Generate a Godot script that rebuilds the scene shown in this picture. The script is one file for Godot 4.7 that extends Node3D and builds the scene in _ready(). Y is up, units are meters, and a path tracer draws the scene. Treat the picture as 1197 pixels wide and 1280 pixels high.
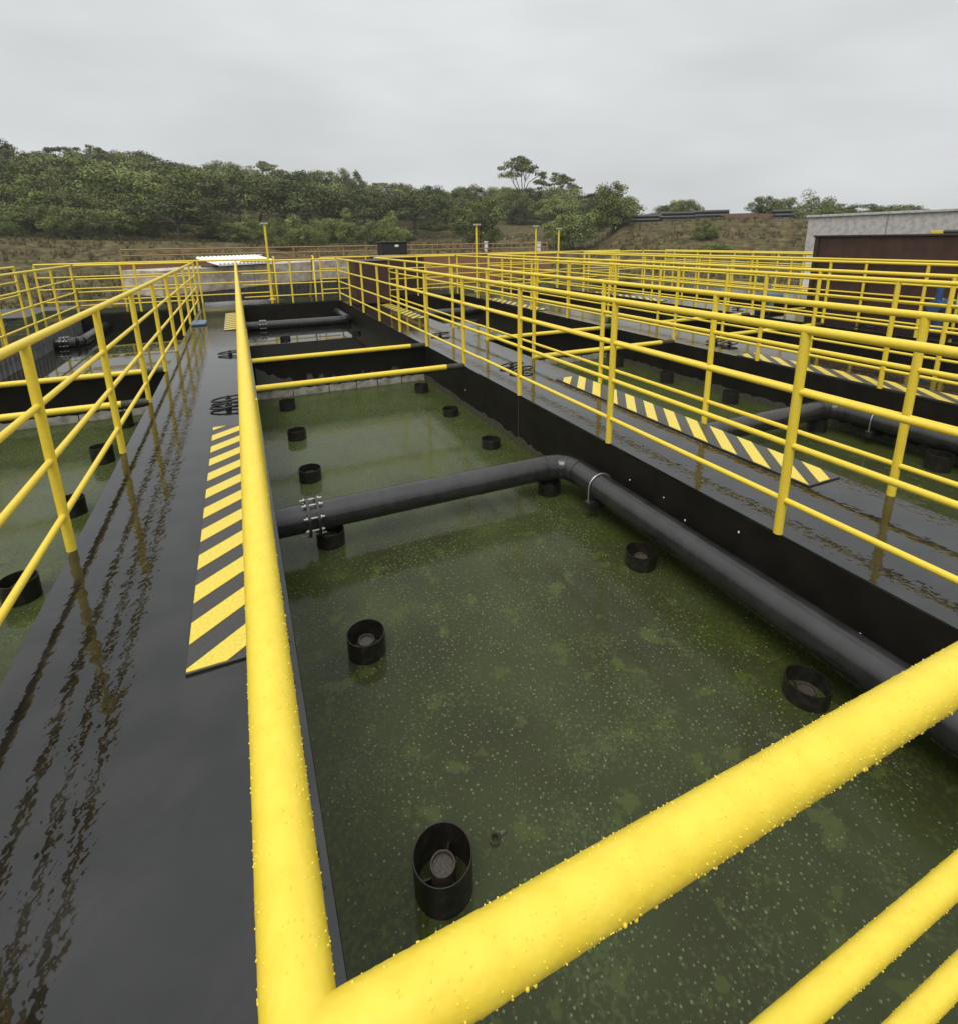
extends Node3D

# ------------------------------------------------------------------ layout (metres)
const PITCH := 3.44            # walkway to walkway
const WALK := 1.0              # walkway width
const Z_NEAR := -0.215         # near ends of the railings
const POST_STEP := 1.4535
const POSTS := 11
const Z_FAR := -14.75
const WATER_Y := -0.55
const RAIL_Y := 1.1
const R_TOP := 0.0222
const R_MID := 0.0165
const R_POST := 0.0235
const GROUND_Y := -2.2

# the veiled sun: high, behind the camera's left shoulder
const SUN_AT := Vector3(-0.38, 0.86, 0.34)

var M := {}
var used := {}
var rng := RandomNumberGenerator.new()
var hills := FastNoiseLite.new()

func wx(k: int) -> float:
	return -0.957 + PITCH * k

# ------------------------------------------------------------------ naming
func numbered(called: String) -> String:
	if not used.has(called):
		used[called] = 0
		return called
	used[called] += 1
	return "%s_%03d" % [called, used[called]]

func tag(o: Node3D, label := "", category := "", group := "", kind := ""):
	if label != "": o.set_meta("label", label)
	if category != "": o.set_meta("category", category)
	if group != "": o.set_meta("group", group)
	if kind != "": o.set_meta("kind", kind)

func thing(called: String, label: String, category: String, at := Vector3.ZERO, turn := 0.0, group := "") -> Node3D:
	var o := Node3D.new()
	o.name = numbered(called)
	add_child(o)
	o.position = at
	o.rotation.y = turn
	tag(o, label, category, group)
	return o

func part(called: String, mesh: Mesh, mat: Material, parent: Node3D, at := Vector3.ZERO, kind := "") -> MeshInstance3D:
	var o := MeshInstance3D.new()
	o.name = called
	o.mesh = mesh
	o.material_override = mat
	o.cast_shadow = GeometryInstance3D.SHADOW_CASTING_SETTING_ON
	parent.add_child(o, true)
	o.position = at
	if kind != "": o.set_meta("kind", kind)
	return o

func struct(called: String, mesh: Mesh, mat: Material, at := Vector3.ZERO) -> MeshInstance3D:
	var o := MeshInstance3D.new()
	o.name = numbered(called)
	o.mesh = mesh
	o.material_override = mat
	add_child(o)
	o.position = at
	o.set_meta("kind", "structure")
	return o

# ------------------------------------------------------------------ mesh building
class Builder:
	var v := PackedVector3Array()
	var n := PackedVector3Array()
	var c := PackedColorArray()
	var uv := PackedVector2Array()
	var ix := PackedInt32Array()
	var col := Color(1, 1, 1)
	func vert(p: Vector3, nn: Vector3, t := Vector2.ZERO) -> int:
		v.append(p); n.append(nn); c.append(col); uv.append(t)
		return v.size() - 1
	func quad(a: Vector3, b: Vector3, d: Vector3, e: Vector3):
		# a b d e run clockwise as seen from the front
		var nn := (e - a).cross(b - a).normalized()
		var i := v.size()
		vert(a, nn); vert(b, nn, Vector2(1, 0)); vert(d, nn, Vector2(1, 1)); vert(e, nn, Vector2(0, 1))
		ix.append_array([i, i + 1, i + 2, i, i + 2, i + 3])
	func tri(a: Vector3, b: Vector3, d: Vector3):
		var nn := (d - a).cross(b - a).normalized()
		var i := v.size()
		vert(a, nn); vert(b, nn); vert(d, nn)
		ix.append_array([i, i + 1, i + 2])
	func box(lo: Vector3, hi: Vector3, bevel := 0.0):
		hull(lo, hi, bevel, Transform3D.IDENTITY)
	func hull(lo: Vector3, hi: Vector3, bevel: float, t: Transform3D):
		var b: float = minf(bevel, minf(hi.x - lo.x, minf(hi.y - lo.y, hi.z - lo.z)) * 0.45)
		var c0 := (lo + hi) / 2.0
		var h := (hi - lo) / 2.0
		for ax in 3:
			for s in [-1.0, 1.0]:
				var u := (ax + 1) % 3
				var w := (ax + 2) % 3
				var nrm := Vector3.ZERO; nrm[ax] = s
				var du := Vector3.ZERO; du[u] = h[u] - b
				var dw := Vector3.ZERO; dw[w] = h[w] - b
				var m: Vector3 = c0 + nrm * h[ax]
				var q := [m - du - dw, m - du + dw, m + du + dw, m + du - dw]
				if s < 0: q.reverse()
				quad(t * q[0], t * q[1], t * q[2], t * q[3])
				if b > 0.0:
					# bevel strips: each edge once
					for s2 in [-1.0, 1.0]:
						var n2 := Vector3.ZERO; n2[u] = s2
						var ew := Vector3.ZERO; ew[w] = h[w] - b
						var p1: Vector3 = c0 + nrm * h[ax] + n2 * (h[u] - b)
						var p2: Vector3 = c0 + nrm * (h[ax] - b) + n2 * h[u]
						var qq := [p1 - ew, p1 + ew, p2 + ew, p2 - ew]
						if s * s2 < 0: qq.reverse()
						quad(t * qq[0], t * qq[1], t * qq[2], t * qq[3])
		if b > 0.0:
			for sx in [-1.0, 1.0]:
				for sy in [-1.0, 1.0]:
					for sz in [-1.0, 1.0]:
						var s3 := Vector3(sx, sy, sz)
						var px: Vector3 = c0 + s3 * (h - Vector3(0, b, b))
						var py: Vector3 = c0 + s3 * (h - Vector3(b, 0, b))
						var pz: Vector3 = c0 + s3 * (h - Vector3(b, b, 0))
						if sx * sy * sz > 0: tri(t * px, t * pz, t * py)
						else: tri(t * px, t * py, t * pz)
	func tube(path: Array, radius, segs := 12, caps := true, uvlen := 1.0):
		# radius: one number or one for each point
		var count := path.size()
		var up := Vector3.UP
		var d0: Vector3 = (path[1] - path[0]).normalized()
		if absf(d0.dot(up)) > 0.95: up = Vector3.RIGHT
		var side := d0.cross(up).normalized()
		var base := v.size()
		var run := 0.0
		for i in count:
			var d: Vector3
			if i == 0: d = path[1] - path[0]
			elif i == count - 1: d = path[i] - path[i - 1]
			else: d = (path[i + 1] - path[i]).normalized() + (path[i] - path[i - 1]).normalized()
			d = d.normalized()
			side = (side - d * side.dot(d)).normalized()
			var other := d.cross(side)
			var r: float = radius if not (radius is Array) else radius[i]
			if i > 0: run += (path[i] - path[i - 1]).length()
			for s in segs + 1:
				var a := TAU * s / segs
				var nn := side * cos(a) + other * sin(a)
				vert(path[i] + nn * r, nn, Vector2(float(s) / segs, run / uvlen))
		for i in count - 1:
			for s in segs:
				var a: int = base + i * (segs + 1) + s
				var b: int = a + segs + 1
				ix.append_array([a, b, b + 1, a, b + 1, a + 1])
		if caps:
			for e in [0, count - 1]:
				var dd: Vector3 = (path[0] - path[1]).normalized() if e == 0 else (path[e] - path[e - 1]).normalized()
				var cc := vert(path[e], dd)
				var st := v.size()
				for s in segs + 1:
					vert(v[base + e * (segs + 1) + s], dd)
				for s in segs:
					if e == 0: ix.append_array([cc, st + s, st + s + 1])
					else: ix.append_array([cc, st + s + 1, st + s])
	func lathe(profile: Array, segs := 24, at := Vector3.ZERO):
		# profile: Vector2(radius, y) from below the outside up and round
		for i in profile.size() - 1:
			var a: Vector2 = profile[i]
			var b: Vector2 = profile[i + 1]
			var t := (b - a).normalized()
			var nn := Vector2(t.y, -t.x)
			var base := v.size()
			for s in segs + 1:
				var an := TAU * s / segs
				var dir := Vector3(cos(an), 0, sin(an))
				var nrm := (dir * nn.x + Vector3.UP * nn.y).normalized()
				vert(at + dir * a.x + Vector3.UP * a.y, nrm, Vector2(float(s) / segs, 0))
				vert(at + dir * b.x + Vector3.UP * b.y, nrm, Vector2(float(s) / segs, 1))
			for s in segs:
				var q := base + s * 2
				ix.append_array([q, q + 2, q + 3, q, q + 3, q + 1])
	func done() -> ArrayMesh:
		var arr := []
		arr.resize(Mesh.ARRAY_MAX)
		arr[Mesh.ARRAY_VERTEX] = v
		arr[Mesh.ARRAY_NORMAL] = n
		arr[Mesh.ARRAY_COLOR] = c
		arr[Mesh.ARRAY_TEX_UV] = uv
		arr[Mesh.ARRAY_INDEX] = ix
		var m := ArrayMesh.new()
		m.add_surface_from_arrays(Mesh.PRIMITIVE_TRIANGLES, arr)
		return m

func box_mesh(lo: Vector3, hi: Vector3, bevel := 0.0) -> ArrayMesh:
	var b := Builder.new()
	b.box(lo, hi, bevel)
	return b.done()

func tube_mesh(path: Array, radius, segs := 12) -> ArrayMesh:
	var b := Builder.new()
	b.tube(path, radius, segs)
	return b.done()

# ------------------------------------------------------------------ textures and materials
func lin(r: float, g: float, b: float) -> Color:
	return Color(r, g, b).linear_to_srgb()

func noise_image(seed_: int, freq: float, octaves := 4, size := 512) -> Image:
	var f := FastNoiseLite.new()
	f.seed = seed_
	f.noise_type = FastNoiseLite.TYPE_SIMPLEX_SMOOTH
	f.frequency = freq
	f.fractal_octaves = octaves
	return f.get_seamless_image(size, size)

func ramp_texture(img: Image, stops: Array) -> ImageTexture:
	# stops: [[value, Color(linear)], ...]
	var g := Gradient.new()
	var offs := PackedFloat32Array()
	var cols := PackedColorArray()
	for s in stops:
		offs.append(s[0]); cols.append(s[1])
	g.offsets = offs
	g.colors = cols
	var table := []
	for i in 256:
		table.append(g.sample(i / 255.0).linear_to_srgb())
	var data := img.get_data()
	var out := PackedByteArray()
	out.resize(data.size() * 3)
	for i in data.size():
		var q: Color = table[data[i]]
		out[i * 3] = int(clampf(q.r, 0, 1) * 255)
		out[i * 3 + 1] = int(clampf(q.g, 0, 1) * 255)
		out[i * 3 + 2] = int(clampf(q.b, 0, 1) * 255)
	var im := Image.create_from_data(img.get_width(), img.get_height(), false, Image.FORMAT_RGB8, out)
	return ImageTexture.create_from_image(im)

func normal_texture(img: Image, strength: float) -> ImageTexture:
	var im: Image = img.duplicate()
	im.convert(Image.FORMAT_RGBA8)
	im.bump_map_to_normal_map(strength)
	return ImageTexture.create_from_image(im)

func grey_texture(img: Image, lo: float, hi: float) -> ImageTexture:
	var data := img.get_data()
	var out := PackedByteArray()
	out.resize(data.size())
	for i in data.size():
		out[i] = int(255 * lerpf(lo, hi, smoothstep(0.3, 0.7, data[i] / 255.0)))
	return ImageTexture.create_from_image(Image.create_from_data(img.get_width(), img.get_height(), false, Image.FORMAT_L8, out))

func mat(r: float, g: float, b: float, rough: float, spec := 0.5, metal := 0.0) -> StandardMaterial3D:
	var m := StandardMaterial3D.new()
	m.albedo_color = lin(r, g, b)
	m.roughness = rough
	m.metallic = metal
	m.metallic_specular = spec
	return m

func world_mapped(m: StandardMaterial3D, scale_: float, world := true):
	m.uv1_triplanar = true
	m.uv1_world_triplanar = world
	m.uv1_scale = Vector3.ONE * scale_
	m.uv1_triplanar_sharpness = 4.0

func textured(tex: Texture2D, rough: float, scale_: float, spec := 0.5) -> StandardMaterial3D:
	var m := mat(1, 1, 1, rough, spec)
	m.albedo_texture = tex
	world_mapped(m, scale_)
	return m

func make_materials():
	var coarse := noise_image(3, 0.012, 5)
	var fine := noise_image(4, 0.05, 4)
	var grit := noise_image(5, 0.16, 2)
	M.coarse = coarse
	M.fine = fine
	# yellow gloss paint, slightly uneven
	var y := textured(ramp_texture(fine, [[0.2, Color(0.82, 0.615, 0.050)], [0.5, Color(0.845, 0.645, 0.057)], [0.8, Color(0.86, 0.67, 0.066)]]), 0.42, 1.1)
	M.yellow = y
	var ym := textured(ramp_texture(fine, [[0.3, Color(0.75, 0.58, 0.06)], [0.5, Color(0.80, 0.63, 0.07)], [0.7, Color(0.83, 0.67, 0.10)]]), 0.3, 2.2)
	M.yellow_mat = ym
	M.mat_grey = textured(ramp_texture(fine, [[0.3, Color(0.040, 0.039, 0.038)], [0.7, Color(0.056, 0.054, 0.053)]]), 0.35, 2.2)
	# wet painted steel deck
	var d := textured(ramp_texture(coarse, [[0.25, Color(0.010, 0.0098, 0.0099)], [0.5, Color(0.014, 0.0136, 0.0136)], [0.75, Color(0.022, 0.021, 0.020)]]), 1.0, 0.45, 0.56)
	d.roughness_texture = grey_texture(coarse, 0.015, 0.055)
	d.roughness = 1.0
	d.normal_enabled = true
	d.normal_texture = normal_texture(noise_image(8, 0.06, 4), 2.0)
	d.normal_scale = 0.075
	M.deck = d
	M.frame = mat(0.02, 0.019, 0.017, 0.5)
	# black bitumen paint inside the tanks
	M.black = textured(ramp_texture(coarse, [[0.25, Color(0.011, 0.010, 0.0075)], [0.75, Color(0.017, 0.0155, 0.0115)]]), 0.45, 0.5, 0.25)
	M.matt_black = mat(0.010, 0.0095, 0.008, 0.75, 0.12)
	M.pipe = textured(ramp_texture(coarse, [[0.3, Color(0.018, 0.018, 0.019)], [0.7, Color(0.030, 0.029, 0.030)]]), 0.27, 0.8, 0.6)
	M.cup = textured(ramp_texture(fine, [[0.3, Color(0.013, 0.012, 0.010)], [0.6, Color(0.020, 0.018, 0.014)], [0.85, Color(0.040, 0.037, 0.030)]]), 0.36, 0.8, 0.45)
	M.cup_inner = textured(ramp_texture(fine, [[0.3, Color(0.038, 0.031, 0.023)], [0.7, Color(0.075, 0.063, 0.048)]]), 0.55, 3.0)
	M.scale = textured(ramp_texture(coarse, [[0.25, Color(0.20, 0.19, 0.155)], [0.5, Color(0.30, 0.29, 0.25)], [0.75, Color(0.38, 0.37, 0.33)]]), 0.8, 1.0)
	M.scum = textured(ramp_texture(fine, [[0.3, Color(0.022, 0.024, 0.012)], [0.5, Color(0.045, 0.045, 0.028)], [0.7, Color(0.10, 0.095, 0.07)]]), 0.7, 1.5)
	M.stain = textured(ramp_texture(fine, [[0.3, Color(0.060, 0.057, 0.053)], [0.7, Color(0.095, 0.091, 0.086)]]), 0.5, 1.5)
	M.steel = mat(0.55, 0.55, 0.53, 0.32, 0.5, 0.8)
	M.bolt = mat(0.62, 0.61, 0.58, 0.35, 0.5, 0.6)
	M.speck = mat(0.75, 0.75, 0.72, 0.5)
	M.wheel = mat(0.012, 0.012, 0.012, 0.4)
	M.bubble = mat(0.130, 0.158, 0.078, 0.45, 0.45)
	M.drop = mat(0.84, 0.66, 0.07, 0.12, 0.5)
	M.maroon = textured(ramp_texture(coarse, [[0.25, Color(0.048, 0.022, 0.018)], [0.75, Color(0.066, 0.030, 0.025)]]), 0.55, 0.5)
	M.maroon_trim = mat(0.035, 0.020, 0.018, 0.5)
	M.concrete = textured(ramp_texture(noise_image(12, 0.02, 6), [[0.2, Color(0.40, 0.395, 0.385)], [0.45, Color(0.50, 0.495, 0.48)], [0.8, Color(0.56, 0.555, 0.54)]]), 0.9, 0.5)
	M.white_wall = textured(ramp_texture(coarse, [[0.25, Color(0.34, 0.28, 0.22)], [0.5, Color(0.50, 0.44, 0.36)], [0.75, Color(0.60, 0.56, 0.49)]]), 0.85, 0.35)
	M.white_sheet = mat(0.82, 0.82, 0.80, 0.5)
	M.grey_sheet = textured(ramp_texture(coarse, [[0.25, Color(0.10, 0.10, 0.10)], [0.75, Color(0.19, 0.19, 0.185)]]), 0.45, 0.6)
	M.dark_sheet = textured(ramp_texture(coarse, [[0.25, Color(0.035, 0.035, 0.034)], [0.75, Color(0.075, 0.073, 0.07)]]), 0.45, 0.6)
	M.rust = textured(ramp_texture(fine, [[0.3, Color(0.20, 0.085, 0.035)], [0.7, Color(0.34, 0.19, 0.10)]]), 0.9, 0.6)
	M.rust_rail = mat(0.36, 0.22, 0.10, 0.8)
	M.blue = mat(0.03, 0.09, 0.24, 0.4)
	M.pale_blue = mat(0.16, 0.24, 0.33, 0.5)
	M.lamp_head = mat(0.55, 0.55, 0.52, 0.5)
	M.door = mat(0.30, 0.29, 0.27, 0.6)
	M.wood = textured(ramp_texture(fine, [[0.3, Color(0.12, 0.07, 0.045)], [0.7, Color(0.24, 0.15, 0.10)]]), 0.8, 0.8)
	M.black_plastic = mat(0.014, 0.014, 0.015, 0.45)
	M.bark = textured(ramp_texture(fine, [[0.3, Color(0.07, 0.055, 0.04)], [0.7, Color(0.15, 0.125, 0.10)]]), 0.9, 1.0)
	M.bark_pale = textured(ramp_texture(fine, [[0.3, Color(0.22, 0.20, 0.17)], [0.7, Color(0.36, 0.33, 0.29)]]), 0.9, 1.0)
	var lf := StandardMaterial3D.new()
	lf.vertex_color_use_as_albedo = true
	lf.roughness = 0.65
	lf.metallic_specular = 0.3
	lf.backlight = Color(0.45, 0.5, 0.25)
	lf.cull_mode = BaseMaterial3D.CULL_DISABLED
	M.leaf = lf
	var gr := textured(ramp_texture(noise_image(21, 0.02, 6), [[0.2, Color(0.070, 0.060, 0.028)], [0.42, Color(0.125, 0.098, 0.052)], [0.58, Color(0.120, 0.110, 0.045)], [0.8, Color(0.19, 0.145, 0.085)]]), 0.95, 0.06, 0.2)
	gr.detail_enabled = true
	gr.detail_blend_mode = BaseMaterial3D.BLEND_MODE_MUL
	gr.detail_albedo = ramp_texture(fine, [[0.2, Color(0.55, 0.55, 0.52)], [0.8, Color(1.0, 1.0, 1.0)]])
	M.ground = gr

# ------------------------------------------------------------------ sky
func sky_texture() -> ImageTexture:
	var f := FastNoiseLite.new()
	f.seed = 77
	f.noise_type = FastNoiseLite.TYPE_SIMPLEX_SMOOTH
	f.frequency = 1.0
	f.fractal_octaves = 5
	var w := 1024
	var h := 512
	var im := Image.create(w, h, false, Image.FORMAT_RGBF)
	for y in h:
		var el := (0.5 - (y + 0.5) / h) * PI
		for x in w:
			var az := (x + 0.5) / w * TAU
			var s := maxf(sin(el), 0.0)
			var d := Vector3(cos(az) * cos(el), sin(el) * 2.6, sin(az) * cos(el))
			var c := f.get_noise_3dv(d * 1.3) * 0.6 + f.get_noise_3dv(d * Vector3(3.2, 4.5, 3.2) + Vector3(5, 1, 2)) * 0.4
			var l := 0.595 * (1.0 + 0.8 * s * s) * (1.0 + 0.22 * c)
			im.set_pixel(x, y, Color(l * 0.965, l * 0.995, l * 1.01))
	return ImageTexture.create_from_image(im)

# ------------------------------------------------------------------ railings
var post_mesh: ArrayMesh
func railing(from: Vector3, to: Vector3, posts: int, label: String, mids: Array = [0.79, 0.505, 0.20], skip_posts: Array = [], y_top := RAIL_Y) -> Node3D:
	var t := thing("railing", label, "railing", from, 0.0, "yellow pipe railings round the tanks")
	var d := to - from
	part("top_rail", tube_mesh([Vector3(0, y_top, 0), d + Vector3(0, y_top, 0)], R_TOP, 14), M.yellow, t)
	for my in mids:
		part("mid_rail", tube_mesh([Vector3(0, my, 0), d + Vector3(0, my, 0)], R_MID, 10), M.yellow, t)
	for i in posts:
		if skip_posts.has(i): continue
		var at: Vector3 = d * (float(i) / maxf(posts - 1, 1))
		part("post", post_mesh, M.yellow, t, at)
	return t

func lumpy_tube(a: Vector3, b: Vector3, radius: float, seed_: int, step := 0.003, segs := 64) -> ArrayMesh:
	# a pipe under thick uneven paint
	var f := FastNoiseLite.new()
	f.seed = seed_
	f.frequency = 1.0
	f.fractal_octaves = 3
	var d := (b - a).normalized()
	var side := d.cross(Vector3.UP).normalized()
	var other := d.cross(side)
	var count := int((b - a).length() / step) + 1
	var bl := Builder.new()
	for i in count + 1:
		var p := a + (b - a) * (float(i) / count)
		for s in segs + 1:
			var an := TAU * s / segs
			var nn := side * cos(an) + other * sin(an)
			var q := (p + nn * radius) * 90.0
			var r := radius + 0.00022 * f.get_noise_3dv(q) + 0.00030 * f.get_noise_3dv(q * 2.4)
			bl.vert(p + nn * r, nn, Vector2.ZERO)
	for i in count:
		for s in segs:
			var q: int = i * (segs + 1) + s
			var e: int = q + segs + 1
			bl.ix.append_array([q, e, e + 1, q, e + 1, q + 1])
	# normals from the displaced surface
	for i in count + 1:
		for s in segs + 1:
			var i0 := maxi(i - 1, 0); var i1 := mini(i + 1, count)
			var s0 := (s - 1 + segs) % segs; var s1 := (s + 1) % segs
			var du: Vector3 = bl.v[i1 * (segs + 1) + s] - bl.v[i0 * (segs + 1) + s]
			var dv: Vector3 = bl.v[i * (segs + 1) + s1] - bl.v[i * (segs + 1) + s0]
			var nn := dv.cross(du).normalized()
			if nn.dot(bl.n[i * (segs + 1) + s]) < 0: nn = -nn
			bl.n[i * (segs + 1) + s] = nn
	return bl.done()

func drops_on(a: Vector3, b: Vector3, radius: float, count: int, parent: Node3D):
	# rain beads, coloured like the rail instead of clear: most hang from the underside, some sit on the flanks
	var bl := Builder.new()
	var prof := []
	for i in 7:
		var an := -PI / 2 + PI * i / 6.0
		prof.append(Vector2(cos(an), sin(an)))
	bl.lathe(prof, 10)
	var mm := MultiMesh.new()
	mm.transform_format = MultiMesh.TRANSFORM_3D
	mm.mesh = bl.done()
	mm.instance_count = count
	var d := (b - a).normalized()
	var side := d.cross(Vector3.UP).normalized()
	for i in count:
		var hang := rng.randf() < 0.35
		var an := -PI / 2 + rng.randfn(0.0, 0.55) if hang else rng.randf_range(-PI, PI)
		var nn := side * cos(an) + Vector3.UP * sin(an)
		var r := rng.randf_range(0.0008, 0.0017) if hang else rng.randf_range(0.0004, 0.0009)
		var p := a.lerp(b, rng.randf()) + nn * (radius + r * 0.25)
		var sc := Vector3(r, r * (1.25 if hang else 0.8), r)
		mm.set_instance_transform(i, Transform3D(Basis.from_scale(sc), p))
	var o := MultiMeshInstance3D.new()
	o.name = "rain_beads"
	o.multimesh = mm
	o.material_override = M.drop
	o.set_meta("kind", "stuff")
	parent.add_child(o, true)

# ------------------------------------------------------------------ hazard mats, cups, pipes, valves
func hazard_mat(x0: float, x1: float, z0: float, z1: float, slant: float, label: String):
	# z0 near end, z1 far end; slant: metres a stripe moves along z from x0 to x1
	var t := thing("hazard_mat", label, "floor mat", Vector3(x0, 0, z0), 0.0, "striped hazard mats on the walkways")
	var w := x1 - x0
	var l := z0 - z1
	part("base", box_mesh(Vector3(0, 0, -l), Vector3(w, 0.012, 0), 0.003), M.mat_grey, t)
	var stripe := 0.135
	var gap := 0.135
	var s := -absf(slant) - stripe
	while s < l + absf(slant):
		# stripe as a parallelogram clipped to the mat
		var poly := PackedVector2Array([Vector2(0, s), Vector2(0, s + stripe), Vector2(w, s + stripe + slant), Vector2(w, s + slant)])
		var clip := PackedVector2Array([Vector2(0, 0), Vector2(0, l), Vector2(w, l), Vector2(w, 0)])
		for q in Geometry2D.intersect_polygons(poly, clip):
			if q.size() < 3: continue
			var bl := Builder.new()
			var tri := Geometry2D.triangulate_polygon(q)
			for k in range(0, tri.size(), 3):
				var pts := []
				for j in 3:
					var e: Vector2 = q[tri[k + j]]
					pts.append(Vector3(clampf(e.x, 0.004, w - 0.004), 0.015, -clampf(e.y, 0.004, l - 0.004)))
				var nrm: Vector3 = (pts[2] - pts[0]).cross(pts[1] - pts[0])
				if nrm.y < 0: pts = [pts[0], pts[2], pts[1]]
				bl.tri(pts[0], pts[1], pts[2])
			for k in q.size():
				var e0: Vector2 = q[k]
				var e1: Vector2 = q[(k + 1) % q.size()]
				var a := Vector3(clampf(e0.x, 0.004, w - 0.004), 0.015, -clampf(e0.y, 0.004, l - 0.004))
				var b := Vector3(clampf(e1.x, 0.004, w - 0.004), 0.015, -clampf(e1.y, 0.004, l - 0.004))
				bl.quad(a, b, b - Vector3(0, 0.004, 0), a - Vector3(0, 0.004, 0))
			part("stripe", bl.done(), M.yellow_mat, t)
		s += stripe + gap
	return t

var cup_outer: ArrayMesh
var cup_inner: ArrayMesh
var cup_spoke: ArrayMesh
func make_cup_meshes():
	var b := Builder.new()
	b.lathe([Vector2(0.0965, -0.25), Vector2(0.098, 0.0), Vector2(0.097, 0.0025), Vector2(0.094, 0.0025), Vector2(0.093, 0.0), Vector2(0.0915, -0.25)], 40)
	cup_outer = b.done()
	b = Builder.new()
	b.lathe([Vector2(0.042, -0.25), Vector2(0.042, -0.045), Vector2(0.041, -0.043), Vector2(0.037, -0.043), Vector2(0.036, -0.046), Vector2(0.035, -0.056), Vector2(0.0005, -0.056)], 28)
	cup_inner = b.done()
	cup_spoke = box_mesh(Vector3(0.036, -0.13, -0.004), Vector3(0.092, -0.085, 0.004), 0.001)

func cup(at: Vector3, turn: float, label: String, group: String):
	var t := thing("overflow_cup", label, "overflow cup", at, turn, group)
	t.rotation.x = rng.randfn(0, 0.02)
	t.rotation.z = rng.randfn(0, 0.02)
	part("outer_ring", cup_outer, M.cup, t)
	part("inner_tube", cup_inner, M.cup_inner, t)
	for i in 3:
		var s := part("spoke", cup_spoke, M.cup, t)
		s.rotation.y = TAU * i / 3.0

func bend(path: Array, radius: float, steps := 3) -> Array:
	# mitred corner bends of the welded pipe
	var out := [path[0]]
	for i in range(1, path.size() - 1):
		var a: Vector3 = (path[i - 1] - path[i]).normalized() * radius
		var b: Vector3 = (path[i + 1] - path[i]).normalized() * radius
		for s in steps + 1:
			var t := float(s) / steps
			out.append(path[i] + a * (1 - t) * (1 - t) + b * t * t)
	out.append(path[path.size() - 1])
	return out

func flange(at: Vector3, axis: Vector3, r: float, parent: Node3D):
	var side := axis.cross(Vector3.UP).normalized()
	var up := side.cross(axis)
	for o in [-0.032, 0.032]:
		var f := part("flange", tube_mesh([at + axis * (o - 0.009), at + axis * (o + 0.009)], r * 1.38, 28), M.pipe, parent)
		if o > 0: continue
		for i in 8:
			var an := TAU * (i + 0.5) / 8
			var c: Vector3 = at + (side * cos(an) + up * sin(an)) * r * 1.2
			part("bolt", bolt_mesh(axis, rng.randf_range(0.06, 0.085)), M.bolt, f, c)

func bolt_mesh(axis: Vector3, l: float) -> ArrayMesh:
	var b := Builder.new()
	b.tube([axis * -l, axis * l], 0.0065, 8)
	b.tube([axis * -0.052, axis * -0.042], 0.0135, 6)
	b.tube([axis * 0.042, axis * 0.052], 0.0135, 6)
	return b.done()

func pipe_run(path: Array, r: float, label: String, flange_at = null, clamp_at = null, clamp_axis := Vector3(0, 0, 1)):
	var t := thing("black_pipe", label, "pipe")
	var full := bend(path, r * 2.0)
	# straight, elbow pieces and straight
	part("straight_pipe", tube_mesh([full[0], full[1]], r, 28), M.pipe, t)
	for i in range(1, full.size() - 2):
		part("elbow_segment", tube_mesh([full[i], full[i + 1]], r * 1.01, 28), M.pipe, t)
	var e := full.size()
	part("straight_pipe", tube_mesh([full[e - 2], full[e - 1]], r, 28), M.pipe, t)
	for i in range(1, full.size() - 1):
		var d: Vector3 = ((full[i + 1] - full[i]).normalized() + (full[i] - full[i - 1]).normalized()).normalized()
		part("weld", tube_mesh([full[i] - d * 0.004, full[i] + d * 0.004], r * 1.045, 28), M.pipe, t)
	if flange_at != null:
		flange(flange_at, (path[1] - path[0]).normalized(), r, t)
	if clamp_at != null:
		var side := clamp_axis.cross(Vector3.UP).normalized()
		var ring := []
		for i in 15:
			var an := PI * i / 14.0
			ring.append(clamp_at + side * cos(an) * (r + 0.006) + Vector3.UP * sin(an) * (r + 0.006))
		ring.push_front(ring[0] - Vector3.UP * 0.14)
		ring.append(ring[ring.size() - 1] - Vector3.UP * 0.14)
		part("clamp_band", tube_mesh(ring, 0.006, 8), M.steel, t)
		part("bracket", box_mesh(clamp_at + Vector3(-0.12, -0.165, -0.03), clamp_at + Vector3(0.125, -0.10, 0.03), 0.004), M.pipe, t)
	return t

var wheel_rim: ArrayMesh
var wheel_stem: ArrayMesh
var wheel_spoke: ArrayMesh
func make_wheel_meshes():
	var b := Builder.new()
	var ring := []
	for i in 33:
		var an := TAU * i / 32.0
		ring.append(Vector3(cos(an) * 0.155, 0.012 * cos(an), sin(an) * 0.078))
	b.tube(ring, 0.010, 8, false)
	wheel_rim = b.done()
	b = Builder.new()
	b.tube([Vector3(0, -0.035, 0), Vector3(0, 0.03, 0)], 0.012, 10)
	b.tube([Vector3(0, -0.012, 0), Vector3(0, 0.012, 0)], 0.026, 12)
	b.tube([Vector3(0, -0.035, 0), Vector3(0, -0.025, 0)], 0.03, 14)
	wheel_stem = b.done()
	wheel_spoke = box_mesh(Vector3(-0.010, -0.006, 0.0), Vector3(0.010, 0.006, 0.076), 0.002)

func handwheel(at: Vector3, label: String):
	var t := thing("valve_handwheel", label, "valve handwheel", at + Vector3(0, 0.035, 0), rng.randf_range(-0.15, 0.15), "black valve handwheels on the walkways")
	part("rim", wheel_rim, M.wheel, t)
	part("stem", wheel_stem, M.wheel, t)
	for i in 2:
		part("spoke", wheel_spoke, M.wheel, t).rotation.y = PI * i

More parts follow.
